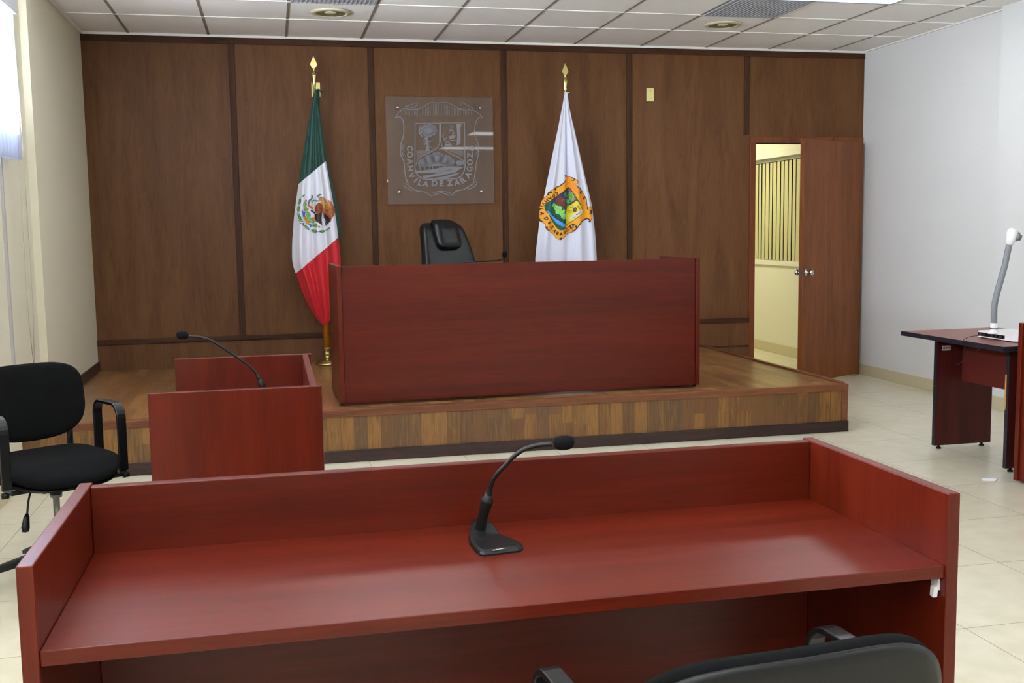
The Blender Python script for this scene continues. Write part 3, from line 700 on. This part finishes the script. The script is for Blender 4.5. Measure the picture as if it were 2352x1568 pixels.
# ------------------------------------------------------------------ flags
def pl(tab, z):
    """piecewise linear through (x, z) pairs sorted by falling z"""
    if z >= tab[0][1]: return tab[0][0]
    for (xa, za), (xb, zb) in zip(tab, tab[1:]):
        if z >= zb: return xa+(xb-xa)*(z-za)/(zb-za)
    return tab[-1][0]
def smooth_tab(tab, n=60):
    z0, z1 = tab[0][1], tab[-1][1]; T_ = [[pl(tab, z0+(z1-z0)*i/n), z0+(z1-z0)*i/n] for i in range(n+1)]
    for _ in range(3):
        c = [t[0] for t in T_]
        for i in range(1, n): T_[i][0] = (c[i-1]+2*c[i]+c[i+1])/4
    return T_
class Cloth:
    def __init__(s, L, R, y0, O, folds, amp):
        s.L, s.R, s.y0, s.O, s.folds, s.amp = smooth_tab(L), smooth_tab(R), y0, Vector(O), folds, amp
        s.zt, s.zb = L[0][1], L[-1][1]
    def y(s, x, z):
        a, b = pl(s.L, z), pl(s.R, z); u = (x-a)/max(b-a, 1e-4); u = min(1, max(0, u)); w = b-a
        k = min(1, w/.3)
        v = (s.zt-z)/(s.zt-s.zb)
        f = 0
        for (c, wd, am, ph) in s.folds: f += am*math.exp(-((u-c-ph*(v-.5))/wd)**2)
        return s.y0-k*s.amp*math.sin(PI*u)**.6 - k*f
    def mesh(s, name, m, parent, mats=None):
        g = MB(); nu, nv = 96, 150
        def front(u, v):
            z = s.zt+(s.zb-s.zt)*v; a, b = pl(s.L, z), pl(s.R, z); x = a+(b-a)*u
            return Vector((x, s.y(x, z), z))-s.O
        def back(u, v):
            p = front(u, v); p.y = s.y0+.02*math.sin(PI*u)-s.O.y+.0; return p
        g.grid(nu, nv, front); g.grid(nu, nv, back)
        return g.out(name, mats or m, parent)
def linmat(name, top, mid, bot, l1, l2, O, axis_note=None):
    """three bands split by two slanting seams given by world points in x and z"""
    m = bpy.data.materials.new(name); m.use_nodes = True; nt = m.node_tree; L = nt.links; b = nt.nodes['Principled BSDF']
    tc = nt.nodes.new('ShaderNodeTexCoord'); sp = nt.nodes.new('ShaderNodeSeparateXYZ'); L.new(tc.outputs['Object'], sp.inputs[0])
    def above(l):
        (x0, z0), (x1, z1) = l; k = (z1-z0)/(x1-x0); x0 -= O[0]; z0 -= O[2]
        return mathn(nt, 'GREATER_THAN', sp.outputs['Z'], mathn(nt, 'MULTIPLY_ADD', sp.outputs['X'], k, z0-k*x0))
    m1 = nt.nodes.new('ShaderNodeMix'); m1.data_type = 'RGBA'; m1.inputs['A'].default_value = rgba(mid); m1.inputs['B'].default_value = rgba(top); L.new(above(l1), m1.inputs['Factor'])
    m2 = nt.nodes.new('ShaderNodeMix'); m2.data_type = 'RGBA'; m2.inputs['A'].default_value = rgba(bot); L.new(m1.outputs['Result'], m2.inputs['B']); L.new(above(l2), m2.inputs['Factor'])
    L.new(m2.outputs['Result'], b.inputs['Base Color']); b.inputs['Roughness'].default_value = .55; b.inputs['Sheen Weight'].default_value = .15
    return m
def stand(label, O, top, dx, name='flag_on_stand'):
    t = thing(name, label, 'flag', O)
    MB().lathe([(0, 0), (.098, 0), (.098, .012), (.09, .016), (.078, .03), (.062, .040), (.045, .05), (.024, .062), (.02, .075), (.028, .085), (.02, .095), (.018, .12), (.028, .128), (.03, .14), (0, .14)], n=36).out('base', M['brass'], t)
    MB().tube([(0, 0, .135), (dx*.25, 0, top*.35), (dx*.6, 0, top*.6), (dx, 0, top-.10)], [.026, .025, .014, .008], 20, up=(1, 0, 0)).out('pole', M['orange_pole'], t)
    z = top
    MB().lathe([(0, z-.16), (.011, z-.16), (.011, z), (.016, z+.01), (.012, z+.03), (.020, z+.06), (.022, z+.075), (.012, z+.10), (.007, z+.12), (.012, z+.125), (.006, z+.13), (0, z+.13)], (dx, 0, 0), n=20).out('finial', M['brass'], t)
    g = MB(); g.prism([(0, .0), (.012, .008), (.026, .03), (.018, .055), (.006, .085), (0, .10), (-.006, .085), (-.018, .055), (-.026, .03), (-.012, .008)], .008, lambda u, v, w_: Vector((dx+u*1.1, -.004+w_, z+.125+v)))
    g.out('spearhead', M['brass'], t)
    return t

class Decal:
    """flat shapes laid on a surface; colours become material slots"""
    def __init__(s, to3d): s.to3d = to3d; s.bm = bmesh.new(); s.mats = []; s.layer = 0
    def mi(s, c):
        key = c
        if key not in s.mats: s.mats.append(key)
        return s.mats.index(key)
    def tri(s, pts, tris, c, maxe):
        s.layer += 1; b = bmesh.new(); V = [b.verts.new((u, v, 0)) for u, v in pts]
        for t in tris:
            try: b.faces.new([V[i] for i in t])
            except ValueError: pass
        for _ in range(5):
            es = [e for e in b.edges if e.calc_length() > maxe]
            if not es: break
            bmesh.ops.subdivide_edges(b, edges=es, cuts=1); bmesh.ops.triangulate(b, faces=[f for f in b.faces if len(f.verts) > 3])
        mp = {}
        for v in b.verts: mp[v] = s.bm.verts.new(s.to3d(v.co.x, v.co.y, s.layer))
        k = s.mi(c)
        for f in b.faces:
            q = s.bm.faces.new([mp[v] for v in f.verts]); q.material_index = k; q.smooth = True
        b.free()
    def poly(s, pts, c, maxe=1e9):
        s.tri(pts, tessellate_polygon([[Vector((u, v, 0)) for u, v in pts]]), c, maxe)
    def ribbon(s, pts, w, c, maxe=1e9, closed=False):
        P = [Vector(p) for p in pts]; n = len(P); A = []; tris = []
        for i, p in enumerate(P):
            if closed: t = P[(i+1) % n]-P[i-1]
            else: t = P[min(i+1, n-1)]-P[max(i-1, 0)]
            t = t.normalized() if t.length else Vector((1, 0)); nn = Vector((-t.y, t.x))*w/2; A += [p+nn, p-nn]
        m = n if closed else n-1
        for i in range(m):
            a, b, c_, d = 2*i, 2*i+1, (2*i+3) % (2*n), (2*i+2) % (2*n); tris += [(a, b, c_), (a, c_, d)]
        s.tri([tuple(q) for q in A], tris, c, maxe)
    def blob(s, cx, cy, rx, ry, c, ang=0, n=14, maxe=1e9, wob=0):
        pts = []
        for k in range(n):
            a = 2*PI*k/n; f = 1+wob*(1 if k % 2 else -1); x, y = rx*f*math.cos(a), ry*f*math.sin(a)
            pts.append((cx+x*math.cos(ang)-y*math.sin(ang), cy+x*math.sin(ang)+y*math.cos(ang)))
        s.poly(pts, c, maxe)
    def char(s, ch, cx, cy, size, ang, c, maxe=1e9):
        """letter centred at (cx, cy); y runs down, ang turns it"""
        G = glyph(ch); pts = []
        for x, y in G[0]:
            x, y = x*size, -y*size; pts.append((cx+x*math.cos(ang)-y*math.sin(ang), cy+x*math.sin(ang)+y*math.cos(ang)))
        s.tri(pts, G[1], c, maxe)
    def out(s, name, parent, factory):
        bmesh.ops.recalc_face_normals(s.bm, faces=s.bm.faces[:])
        me = bpy.data.meshes.new(name); s.bm.to_mesh(me); s.bm.free()
        for c in s.mats: me.materials.append(factory(c))
        o = bpy.data.objects.new(name, me); COL.objects.link(o); o.parent = parent; return o
_gl = {}
def glyph(ch):
    if ch in _gl: return _gl[ch]
    cu = bpy.data.curves.new('t', 'FONT'); cu.body = ch; cu.align_x = 'CENTER'; cu.offset = .035; cu.resolution_u = 4
    ob = bpy.data.objects.new('t', cu); COL.objects.link(ob)
    bpy.context.view_layer.update(); dg = bpy.context.evaluated_depsgraph_get()
    me = bpy.data.meshes.new_from_object(ob.evaluated_get(dg)); bm = bmesh.new(); bm.from_mesh(me); bmesh.ops.triangulate(bm, faces=bm.faces[:])
    bm.verts.index_update(); xs_ = [v.co.x for v in bm.verts]; ys_ = [v.co.y for v in bm.verts]; h = max(ys_)-min(ys_); xc = (max(xs_)+min(xs_))/2; yc = (max(ys_)+min(ys_))/2
    _gl[ch] = ([((v.co.x-xc)/h, (v.co.y-yc)/h) for v in bm.verts], [tuple(v.index for v in f.verts) for f in bm.faces])
    bm.free(); bpy.data.objects.remove(ob); bpy.data.meshes.remove(me); bpy.data.curves.remove(cu)
    return _gl[ch]
_cm = {}
def cmat(c):
    if c not in _cm: _cm[c] = mat('print_%d_%d_%d' % c, c, .6)
    return _cm[c]
def letters(dc_, text, pos, size, c, maxe=1e9):
    P = [Vector(p) for p in pos]
    for i, ch in enumerate(text):
        a = P[max(i-1, 0)]; b = P[min(i+1, len(P)-1)]; d = b-a
        dc_.char(ch, P[i].x, P[i].y, size, math.atan2(d.y, d.x), c, maxe)

# Mexican flag
FO = (-.375, -.21, HP)
f1 = stand('green, white and red flag hanging from a brass-topped pole', FO, 2.27, -.030)
mL = [(-.400, 2.56), (-.412, 2.52), (-.432, 2.451), (-.499, 2.124), (-.558, 1.813), (-.605, 1.536), (-.627, 1.326), (-.633, 1.151), (-.604, 1.087), (-.542, .883), (-.47, .728), (-.405, .654)]
mR = [(-.388, 2.56), (-.384, 2.48), (-.377, 2.366), (-.337, 2.004), (-.303, 1.777), (-.269, 1.532), (-.253, 1.373), (-.238, 1.178), (-.25, .964), (-.30, .74), (-.375, .654)]
cl = Cloth(mL, mR, -.235, FO, [(.16, .09, .050, .1), (.45, .06, .034, -.1), (.72, .08, .050, 0), (.93, .05, .02, 0)], .045)
flagm = linmat('tricolour_cloth', (6, 66, 54), (226, 226, 236), (196, 14, 28), ((-.559, 1.805), (-.332, 1.991)), ((-.605, 1.088), (-.255, 1.373)), FO)
fl = cl.mesh('flag', flagm, f1)
bR = [(x+.022+.012*math.sin(z*5), z) for x, z in mR]; bL = [((a+b)/2, z) for (a, z), (b, _) in zip([(pl(mL, z), z) for _, z in mR], mR)]
cb_ = Cloth([q for q in bL if q[1] > 1.3]+[(-.36, 1.25)], [q for q in bR if q[1] > 1.3]+[(-.28, 1.25)], -.19, FO, [(.8, .2, .01, 0)], .01)
o = cb_.mesh('flag_fold', cmat((10, 62, 50)), f1); o['label'] = 'dark green back fold of the cloth'
MB().tube([(-.02, -.02, 2.225), (.0, -.03, 2.228), (.022, -.025, 2.215), (.028, -.02, 2.205)], .007, 8).out('tie', cmat((12, 70, 56)), f1)
def mto(u, v, k):
    px, py = u/13.067, v/13.067
    x = -.6148+px*.4128/120-py*.0149/120; z = 1.7764-px*.0022/120-py*.4149/120
    return Vector((x, cl.y(x, z)-.0030-.00006*k, z))-Vector(FO)
D = Decal(mto); ME = 40
br, br2, gold, dk, gr, gr2, blu = (140, 72, 34), (176, 100, 52), (206, 160, 84), (52, 32, 34), (140, 196, 110), (40, 110, 66), (70, 110, 190)
# oak and laurel wreath
for (cx, cy, rx, ry, a) in [(345, 255, 65, 26, -.75), (240, 420, 42, 80, .25), (205, 640, 45, 85, .05), (235, 890, 42, 110, -.45), (265, 1010, 75, 22, .45), (460, 1215, 95, 38, .75), (680, 1310, 95, 48, .3), (915, 1325, 85, 42, -.05), (1115, 1245, 75, 26, -.6)]:
    D.blob(cx, cy, rx, ry, gr2, a, 12, ME); D.blob(cx-6, cy-4, rx*.8, ry*.78, gr, a, 12, ME)
for ln in ([(275, 300), (240, 420), (200, 560)], [(200, 560), (195, 700), (170, 790)], [(180, 800), (260, 920), (350, 1030)], [(400, 1140), (530, 1260), (580, 1330)], [(590, 1265), (700, 1320), (820, 1330)], [(820, 1290), (820, 1400)], [(830, 1330), (960, 1320), (1050, 1300)], [(1010, 1255), (1040, 1310)]):
    D.ribbon(ln, 9, gr2, ME)
D.ribbon([(240, 1075), (300, 1090), (370, 1075)], 16, (60, 40, 40), ME); D.ribbon([(345, 1075), (355, 1160)], 26, (90, 50, 50), ME); D.ribbon([(300, 1085), (310, 1140)], 16, (200, 190, 190), ME)
# lake and stone
D.poly([(280, 690), (320, 720), (330, 650), (350, 740), (410, 740), (395, 860), (330, 890), (325, 800)], blu, ME)
D.poly([(355, 880), (420, 850), (560, 1060), (470, 1120), (440, 1080)], (196, 128, 40), ME)
D.poly([(505, 1110), (560, 1090), (620, 1150), (570, 1210), (545, 1160)], blu, ME)
D.poly([(580, 930), (640, 890), (710, 940), (715, 1000), (660, 1040), (600, 990)], (206, 110, 60), ME)
# cactus
for (cx, cy, rx, ry, a) in [(400, 510, 42, 68, 0), (425, 655, 40, 90, -.35), (500, 825, 55, 82, -.3), (575, 1000, 110, 48, .5), (700, 1145, 75, 52, .1)]:
    D.blob(cx, cy, rx+9, ry+9, gr2, a, 14, ME); D.blob(cx, cy, rx, ry, gr, a, 14, ME)
for (cx, cy) in [(430, 400), (485, 640), (830, 1185), (640, 920)]: D.blob(cx, cy, 34, 34, (214, 108, 100), 0, 12, ME, .25)
# snake
D.ribbon([(605, 235), (615, 300), (590, 350), (530, 390), (510, 450), (505, 520), (520, 560)], 46, (84, 96, 116), ME)
D.ribbon([(600, 470), (610, 420), (660, 390), (740, 400), (820, 400)], 44, (96, 140, 150), ME); D.ribbon([(610, 440), (630, 520), (645, 610)], 60, (176, 190, 110), ME)
D.ribbon([(480, 540), (560, 580), (640, 650)], 60, (186, 104, 84), ME)
# eagle
D.poly([(765, 265), (790, 215), (850, 190), (905, 215), (850, 240), (800, 290), (785, 300)], (84, 134, 136), ME)
D.poly([(790, 310), (880, 280), (960, 290), (1040, 370), (1060, 460), (930, 470), (890, 420), (830, 390)], (190, 138, 84), ME)
D.poly([(690, 800), (910, 760), (890, 960), (915, 1140), (740, 1020), (690, 900)], dk, ME)
D.poly([(940, 770), (1200, 860), (1190, 1010), (1080, 1110), (960, 1180), (1080, 1050), (980, 1120), (1040, 990), (970, 1040), (1010, 920), (960, 960)], dk, ME)
D.poly([(690, 640), (740, 520), (800, 460), (900, 450), (960, 540), (1000, 680), (960, 770), (900, 770), (800, 790), (700, 740)], br, ME)
D.poly([(1090, 370), (1180, 400), (1240, 500), (1320, 660), (1300, 820), (1210, 960), (1100, 880), (960, 760), (940, 640), (1040, 600), (1080, 480)], br2, ME)
D.poly([(850, 460), (1000, 470), (1100, 500), (1110, 390), (1180, 440), (1150, 560), (1080, 660), (980, 650), (930, 560)], gold, ME)
D.ribbon([(1110, 400), (1130, 500), (1080, 590), (980, 620)], 20, (120, 84, 30), ME); D.ribbon([(870, 520), (960, 530), (1040, 560)], 18, (110, 70, 30), ME)
D.ribbon([(940, 690), (1080, 700), (1200, 650), (1320, 680)], 18, dk, ME); D.ribbon([(580, 690), (640, 740), (700, 780)], 50, dk, ME)
D.poly([(1290, 640), (1330, 665), (1320, 700), (1280, 690)], dk, ME); D.blob(880, 305, 16, 14, dk, 0, 8, ME)
for (a, b) in [((760, 560), (720, 700)), ((830, 600), (800, 740)), ((900, 620), (880, 760)), ((1200, 720), (1150, 880)), ((1260, 740), (1220, 900))]: D.ribbon([a, b], 14, dk, ME)
D.out('coat_of_arms', fl, cmat)

# state flag
GO = (1.70, -.21, HP)
f2 = stand('white flag with an orange shield emblem hanging from a brass-topped pole', GO, 2.255, -.008)
wL = [(1.681, 2.565), (1.666, 2.49), (1.621, 2.277), (1.554, 1.987), (1.473, 1.621), (1.44, 1.438), (1.407, 1.199), (1.402, 1.10), (1.44, .98), (1.52, .83), (1.62, .70)]
wR = [(1.706, 2.565), (1.712, 2.48), (1.722, 2.423), (1.774, 2.206), (1.849, 1.876), (1.913, 1.618), (1.943, 1.357), (1.957, 1.10), (1.93, .98), (1.84, .83), (1.70, .70)]
c2 = Cloth(wL, wR, -.235, GO, [(.12, .07, .036, 0), (.50, .05, -.045, .06), (.70, .07, .034, 0), (.93, .05, .022, 0)], .05)
fw = c2.mesh('flag', cmat((224, 226, 240)), f2)
MB().tube([(-.02, -.02, 2.235), (.0, -.028, 2.228), (.022, -.02, 2.236)], .006, 8).out('tie', M['paper'], f2)
def wto(u, v, k):
    px, py = u/7.84, v/7.84
    x = 1.2809+px*.7627/200-py*.0100/200; z = 1.9466-px*.0006/200-py*.7255/200
    return Vector((x, c2.y(x, z)-.0030-.00006*k, z))-Vector(GO)
D = Decal(wto); ME = 28
org, org2, ink = (246, 168, 28), (236, 142, 20), (36, 30, 40)
outl = [(800, 165), (840, 180), (905, 215), (960, 250), (1012, 285), (1005, 325), (945, 315), (985, 370), (1060, 420), (1110, 470), (1140, 530), (1180, 590), (1190, 680), (1205, 770), (1250, 735), (1290, 770), (1300, 830), (1290, 890), (1285, 960), (1250, 1030), (1225, 970), (1150, 975), (1070, 1030), (1010, 1120), (945, 1200), (870, 1230), (800, 1280), (730, 1340), (690, 1345), (625, 1310), (610, 1270), (520, 1180), (450, 1160), (430, 1100), (430, 1050), (360, 1000), (355, 930), (350, 830), (360, 730), (390, 630), (480, 530), (490, 490), (540, 440), (590, 420), (610, 400), (700, 360), (780, 300), (820, 230)]
D.ribbon(outl, 13, (110, 70, 60), ME, True); D.poly(outl, org, ME)
D.poly([(870, 230), (930, 300), (1060, 420), (1140, 540), (1185, 680), (1120, 850), (870, 385), (860, 300)], org2, ME)
for ln in ([(790, 175), (825, 200), (815, 240), (780, 300), (700, 360), (615, 395), (590, 430)], [(600, 400), (620, 430), (600, 440)], [(890, 235), (915, 215), (945, 240), (935, 270), (905, 260)], [(985, 375), (1060, 415), (1105, 470), (1095, 500), (1060, 500), (1050, 475)],
           [(1150, 600), (1125, 605), (1120, 575), (1150, 560), (1180, 600), (1185, 680), (1200, 770), (1215, 800)], [(1240, 815), (1290, 825), (1295, 870), (1260, 880), (1245, 850), (1270, 840)], [(1245, 1025), (1250, 990), (1215, 965), (1150, 975), (1080, 1020), (1020, 1100)],
           [(985, 1135), (995, 1105), (980, 1100)], [(1010, 1120), (960, 1180), (930, 1190), (935, 1165)], [(690, 1320), (715, 1345), (730, 1325), (715, 1310)], [(500, 1175), (460, 1150), (440, 1120), (465, 1115)], [(395, 1010), (365, 990), (352, 950)], [(490, 530), (500, 475), (530, 470), (520, 490)]):
    D.ribbon(ln, 20, ink, ME)
for p in ((800, 182), (615, 425), (1065, 480), (1140, 600), (1275, 845), (1245, 1020), (985, 1110), (715, 1330), (455, 1115), (525, 480)): D.blob(p[0], p[1], 20, 18, ink, 0, 10, ME)
inner = [(870, 385), (935, 500), (1000, 620), (1125, 845), (825, 1085), (790, 1145), (760, 1165), (700, 1168), (640, 1120), (560, 1000), (440, 800), (435, 720), (470, 670), (600, 580), (740, 480)]
D.poly(inner, (18, 92, 74), ME); D.ribbon(inner, 12, (60, 70, 40), ME, True)
D.poly([(870, 395), (980, 610), (860, 710), (800, 760), (700, 720), (580, 640), (600, 585), (740, 485)], (34, 40, 110), ME)
D.poly([(590, 620), (700, 545), (790, 600), (815, 730), (745, 745), (640, 690)], (112, 50, 28), ME)
D.poly([(715, 620), (770, 590), (820, 640), (800, 720), (760, 690)], (150, 60, 50), ME)
D.poly([(820, 445), (870, 398), (905, 460)], (214, 76, 100), ME); D.poly([(935, 590), (965, 580), (975, 610), (930, 640)], (214, 96, 90), ME)
D.poly([(775, 490), (850, 452), (920, 480), (955, 560), (930, 650), (870, 692), (835, 670), (830, 600), (782, 550)], (120, 180, 72), ME)
for p in ((860, 495), (915, 560), (865, 610), (885, 650)): D.blob(p[0], p[1], 14, 10, (70, 110, 40), -.5, 8, ME)
D.poly([(990, 632), (1122, 843), (828, 1078), (815, 930), (820, 830), (860, 740)], (228, 216, 40), ME); D.ribbon([(985, 630), (860, 735), (820, 820), (815, 930), (825, 1080)], 10, (50, 60, 30), ME)
D.blob(960, 800, 34, 48, (100, 60, 30), .3, 12, ME, .1); D.blob(890, 830, 38, 40, (190, 160, 50), 0, 10, ME, .35); D.ribbon([(925, 720), (935, 740), (910, 760), (880, 770)], 12, (150, 130, 40), ME)
D.poly([(985, 740), (1010, 720), (1060, 800), (1035, 815)], (196, 130, 40), ME)
D.poly([(890, 950), (920, 900), (1060, 800), (1100, 810), (1095, 860), (900, 985)], (226, 222, 220), ME)
for k in range(5): D.ribbon([(920+k*30, 945-k*26), (950+k*30, 900-k*26+40)], 12, (80, 60, 70), ME)
for (cx, cy, r) in [(585, 715, 36), (630, 760, 45), (690, 770, 42), (660, 830, 48), (730, 860, 52), (760, 910, 50), (775, 950, 30)]: D.blob(cx, cy, r+4, r+2, (70, 150, 70), 0, 12, ME); D.blob(cx, cy, r, r-2, (150, 216, 110), 0, 12, ME)
D.blob(768, 815, 20, 24, (220, 200, 70), 0, 10, ME)
for k in range(9): D.ribbon([(560+k*26, 860+k*18), (556+k*26, 930+k*16)], 7, (10, 60, 50), ME)
D.poly([(450, 805), (490, 830), (540, 885), (620, 960), (700, 1010), (760, 1045), (812, 1080), (795, 1112), (740, 1110), (640, 1050), (560, 960), (490, 890)], (70, 150, 226), ME)
D.ribbon([(500, 865), (600, 965), (720, 1060)], 12, (120, 186, 240), ME); D.poly([(510, 670), (560, 660), (555, 720), (520, 715)], (30, 50, 130), ME); D.poly([(770, 975), (815, 960), (820, 1060), (780, 1020)], (24, 50, 110), ME)
letters(D, 'COAHVILA', [(632, 497), (578, 545), (515, 590), (462, 632), (415, 680), (388, 728), (382, 785), (390, 862)], 60, ink, ME)
letters(D, 'DE', [(448, 955), (500, 1035)], 60, ink, ME)
letters(D, 'ZARAGOZA', [(553, 1115), (600, 1185), (655, 1232), (718, 1240), (785, 1212), (843, 1170), (898, 1120), (935, 1078)], 60, ink, ME)
D.out('shield_emblem', fw, cmat)

# brass plates on the wall
for (px, lab) in ((2.53, 'brass blank plate on the wood panelling right of the white flag'), (-.385, 'brass blank plate on the wood panelling behind the tip of the tricolour flag')):
    t = thing('wall_plate', lab, 'wall plate', (px, -.0005, 2.585))
    box('plate', M['brassplate'], t, -.036, .036, -.008, 0, -.058, .058, bev=.003)
    for z in (-.035, .035): MB().lathe([(0, -.008), (.004, -.008), (.004, -.010), (0, -.010)], (0, 0, z), 10, axis='y').out('screw', M['brass'], t)

# ------------------------------------------------------------------ acrylic crest
AX0, AX1, AZ0, AZ1 = .181, 1.098, 1.642, 2.538
sg = thing('acrylic_sign', 'clear acrylic panel with an etched state shield on the wood wall', 'sign', ((AX0+AX1)/2, 0, AZ0))
AO = Vector(((AX0+AX1)/2, 0, AZ0))
w2 = (AX1-AX0)/2; h2 = AZ1-AZ0
box('pane', M['acrylic'], sg, -w2, w2, -.044, -.036, 0, h2, bev=.0015)
for (x, z) in ((.282, 2.444), (.983, 2.445), (.278, 1.744), (.982, 1.743)):
    MB().lathe([(0, -.054), (.009, -.054), (.012, -.050), (.012, -.0445), (.0075, -.0444), (.0075, 0), (0, 0)], (x-AO.x, 0, z-AO.z), 20, axis='y').out('standoff', M['chrome'], sg)
def ato(u, v, k):
    px, py = u/5.6, v/5.6
    x = .0939+px*1.0363/280-py*.0284/280; z = 2.6093+px*.0158/280-py*1.0056/280
    return Vector((x, -.0452, z))-AO
D = Decal(ato); fr = (150, 152, 158)
def rb(pts, w=10, closed=False): D.ribbon(pts, w, fr, closed=closed)
side = [(250, 400), (270, 360), (330, 320), (385, 250), (450, 235), (530, 195), (550, 215), (520, 250), (440, 275)]
rb([(250, 395), (320, 380), (360, 425), (370, 480), (372, 600), (355, 670), (335, 720), (332, 880), (375, 960), (385, 1080), (400, 1180), (430, 1250)], 12)
rb([(1400, 400), (1330, 400), (1300, 460), (1285, 560), (1285, 640), (1320, 700), (1338, 750), (1338, 880), (1315, 990), (1300, 1100), (1290, 1180), (1270, 1260)], 9)
rb([(270, 380), (300, 330), (370, 275), (450, 290), (560, 285), (640, 240), (710, 200), (820, 205), (940, 200), (1010, 240), (1100, 290), (1200, 305), (1260, 290), (1340, 350), (1390, 390)], 9)
rb([(385, 250), (440, 235), (530, 195), (548, 215), (510, 255), (440, 270)], 8); rb([(1105, 230), (1120, 200), (1200, 245), (1260, 270), (1270, 310), (1200, 285)], 8)
for k in range(44):
    x = 380+k*20.5; y0 = 290-80*math.exp(-((x-820)/190)**2); rb([(x, y0), (x+3, 385-20*math.exp(-((x-820)/260)**2)-30*(abs(x-820)/440)**2)], 5)
rb([(370, 1240), (375, 1280), (470, 1340), (495, 1320), (440, 1280), (400, 1240)], 9); rb([(495, 1325), (560, 1350), (650, 1360), (720, 1412), (770, 1400), (860, 1370), (950, 1410), (1000, 1408), (1040, 1360), (1150, 1340), (1200, 1310), (1270, 1270)], 11)
rb([(1270, 1260), (1310, 1235), (1325, 1265), (1280, 1310), (1210, 1340), (1185, 1310)], 9); rb([(740, 1380), (800, 1360), (860, 1355), (960, 1370), (980, 1390)], 9)
rb([(345, 740), (375, 745), (350, 790), (378, 820), (350, 860), (372, 890)], 9); rb([(1300, 745), (1325, 760), (1300, 800), (1330, 840), (1300, 885)], 9)
shield = [(515, 465), (515, 1040), (530, 1110), (570, 1160), (640, 1195), (820, 1198), (1050, 1195), (1110, 1170), (1150, 1110), (1165, 1040), (1155, 465)]
rb(shield, 13, True)
rb([(838, 470), (838, 720)], 26); rb([(838, 720), (800, 790), (720, 840), (590, 900), (545, 940), (530, 1000)], 10); rb([(850, 720), (880, 800), (960, 860), (1090, 920), (1140, 960), (1150, 1030)], 10)
for k in range(11):
    y = 820+k*9; x1 = 770-k*22
    if x1 > 560: rb([(535, y), (x1, y)], 4)
    rb([(920+k*22, y), (1140, y)], 4)
def cloud(cx, cy, rx, ry, n=9):
    D.blob(cx, cy, rx*.85, ry*.82, fr, n=20)
    for k in range(n): a = 2*PI*k/n; D.blob(cx+rx*.74*math.cos(a), cy+ry*.7*math.sin(a), rx*.28, ry*.32, fr, n=10)
cloud(690, 560, 108, 84)
rb([(590, 500), (570, 560), (580, 610), (620, 650)], 14)
D.poly([(655, 630), (690, 630), (685, 690), (735, 700), (690, 715), (695, 770), (705, 825), (650, 825), (665, 740), (625, 750), (660, 700), (630, 665)], fr)
rb([(690, 700), (760, 690)], 8); rb([(690, 760), (760, 800)], 8); rb([(620, 680), (660, 720)], 8)
D.poly([(1045, 480), (1115, 480), (1095, 560), (1105, 640), (1100, 740), (1050, 760), (1060, 640), (1055, 560)], fr)
rb([(960, 500), (1010, 520), (960, 545)], 8); rb([(950, 600), (960, 560), (1000, 560), (1015, 600), (980, 640), (950, 640)], 12); D.poly([(950, 640), (1040, 620), (1030, 660), (960, 680)], fr)
rb([(880, 590), (870, 640), (900, 690), (950, 720), (990, 760)], 12); rb([(900, 740), (950, 700), (1000, 690), (1060, 700)], 10); D.poly([(900, 740), (980, 735), (980, 765), (900, 765)], fr); rb([(880, 700), (930, 650)], 8)
for (cx, cy, rx, ry) in [(620, 980, 70, 55), (700, 940, 80, 70), (800, 920, 100, 80), (900, 950, 90, 70), (970, 975, 60, 50), (1090, 990, 50, 40)]: cloud(cx, cy, rx, ry)
D.poly([(560, 1000), (1020, 985), (1020, 1020), (560, 1030)], fr)
for x in (580, 635, 655, 700, 740, 830, 900): rb([(x, 1020), (x+4, 1075)], 9)
D.poly([(530, 1080), (620, 1080), (780, 1060), (900, 1030), (1080, 1035), (1140, 1050), (1080, 1080), (960, 1075), (820, 1110), (640, 1115), (540, 1110)], fr)
D.poly([(600, 1150), (760, 1130), (900, 1090), (1100, 1070), (1040, 1110), (900, 1140), (740, 1165), (640, 1180)], fr)
D.poly([(700, 1185), (880, 1165), (1020, 1130), (1110, 1110), (1020, 1160), (900, 1190)], fr)
lp = [(450, 790), (450, 872), (452, 960), (455, 1050), (472, 1142), (528, 1205), (585, 1238), (655, 1252), (770, 1248), (860, 1250), (968, 1248), (1062, 1243), (1140, 1215), (1205, 1148), (1225, 1070), (1228, 982), (1230, 890), (1235, 800)]
letters(D, 'COAHVILA', lp[:8], 78, fr); letters(D, 'DE', lp[8:10], 80, fr); letters(D, 'ZARAGOZA', lp[10:], 78, fr)
o = D.out('etched_shield', sg, lambda c: M['etch'])
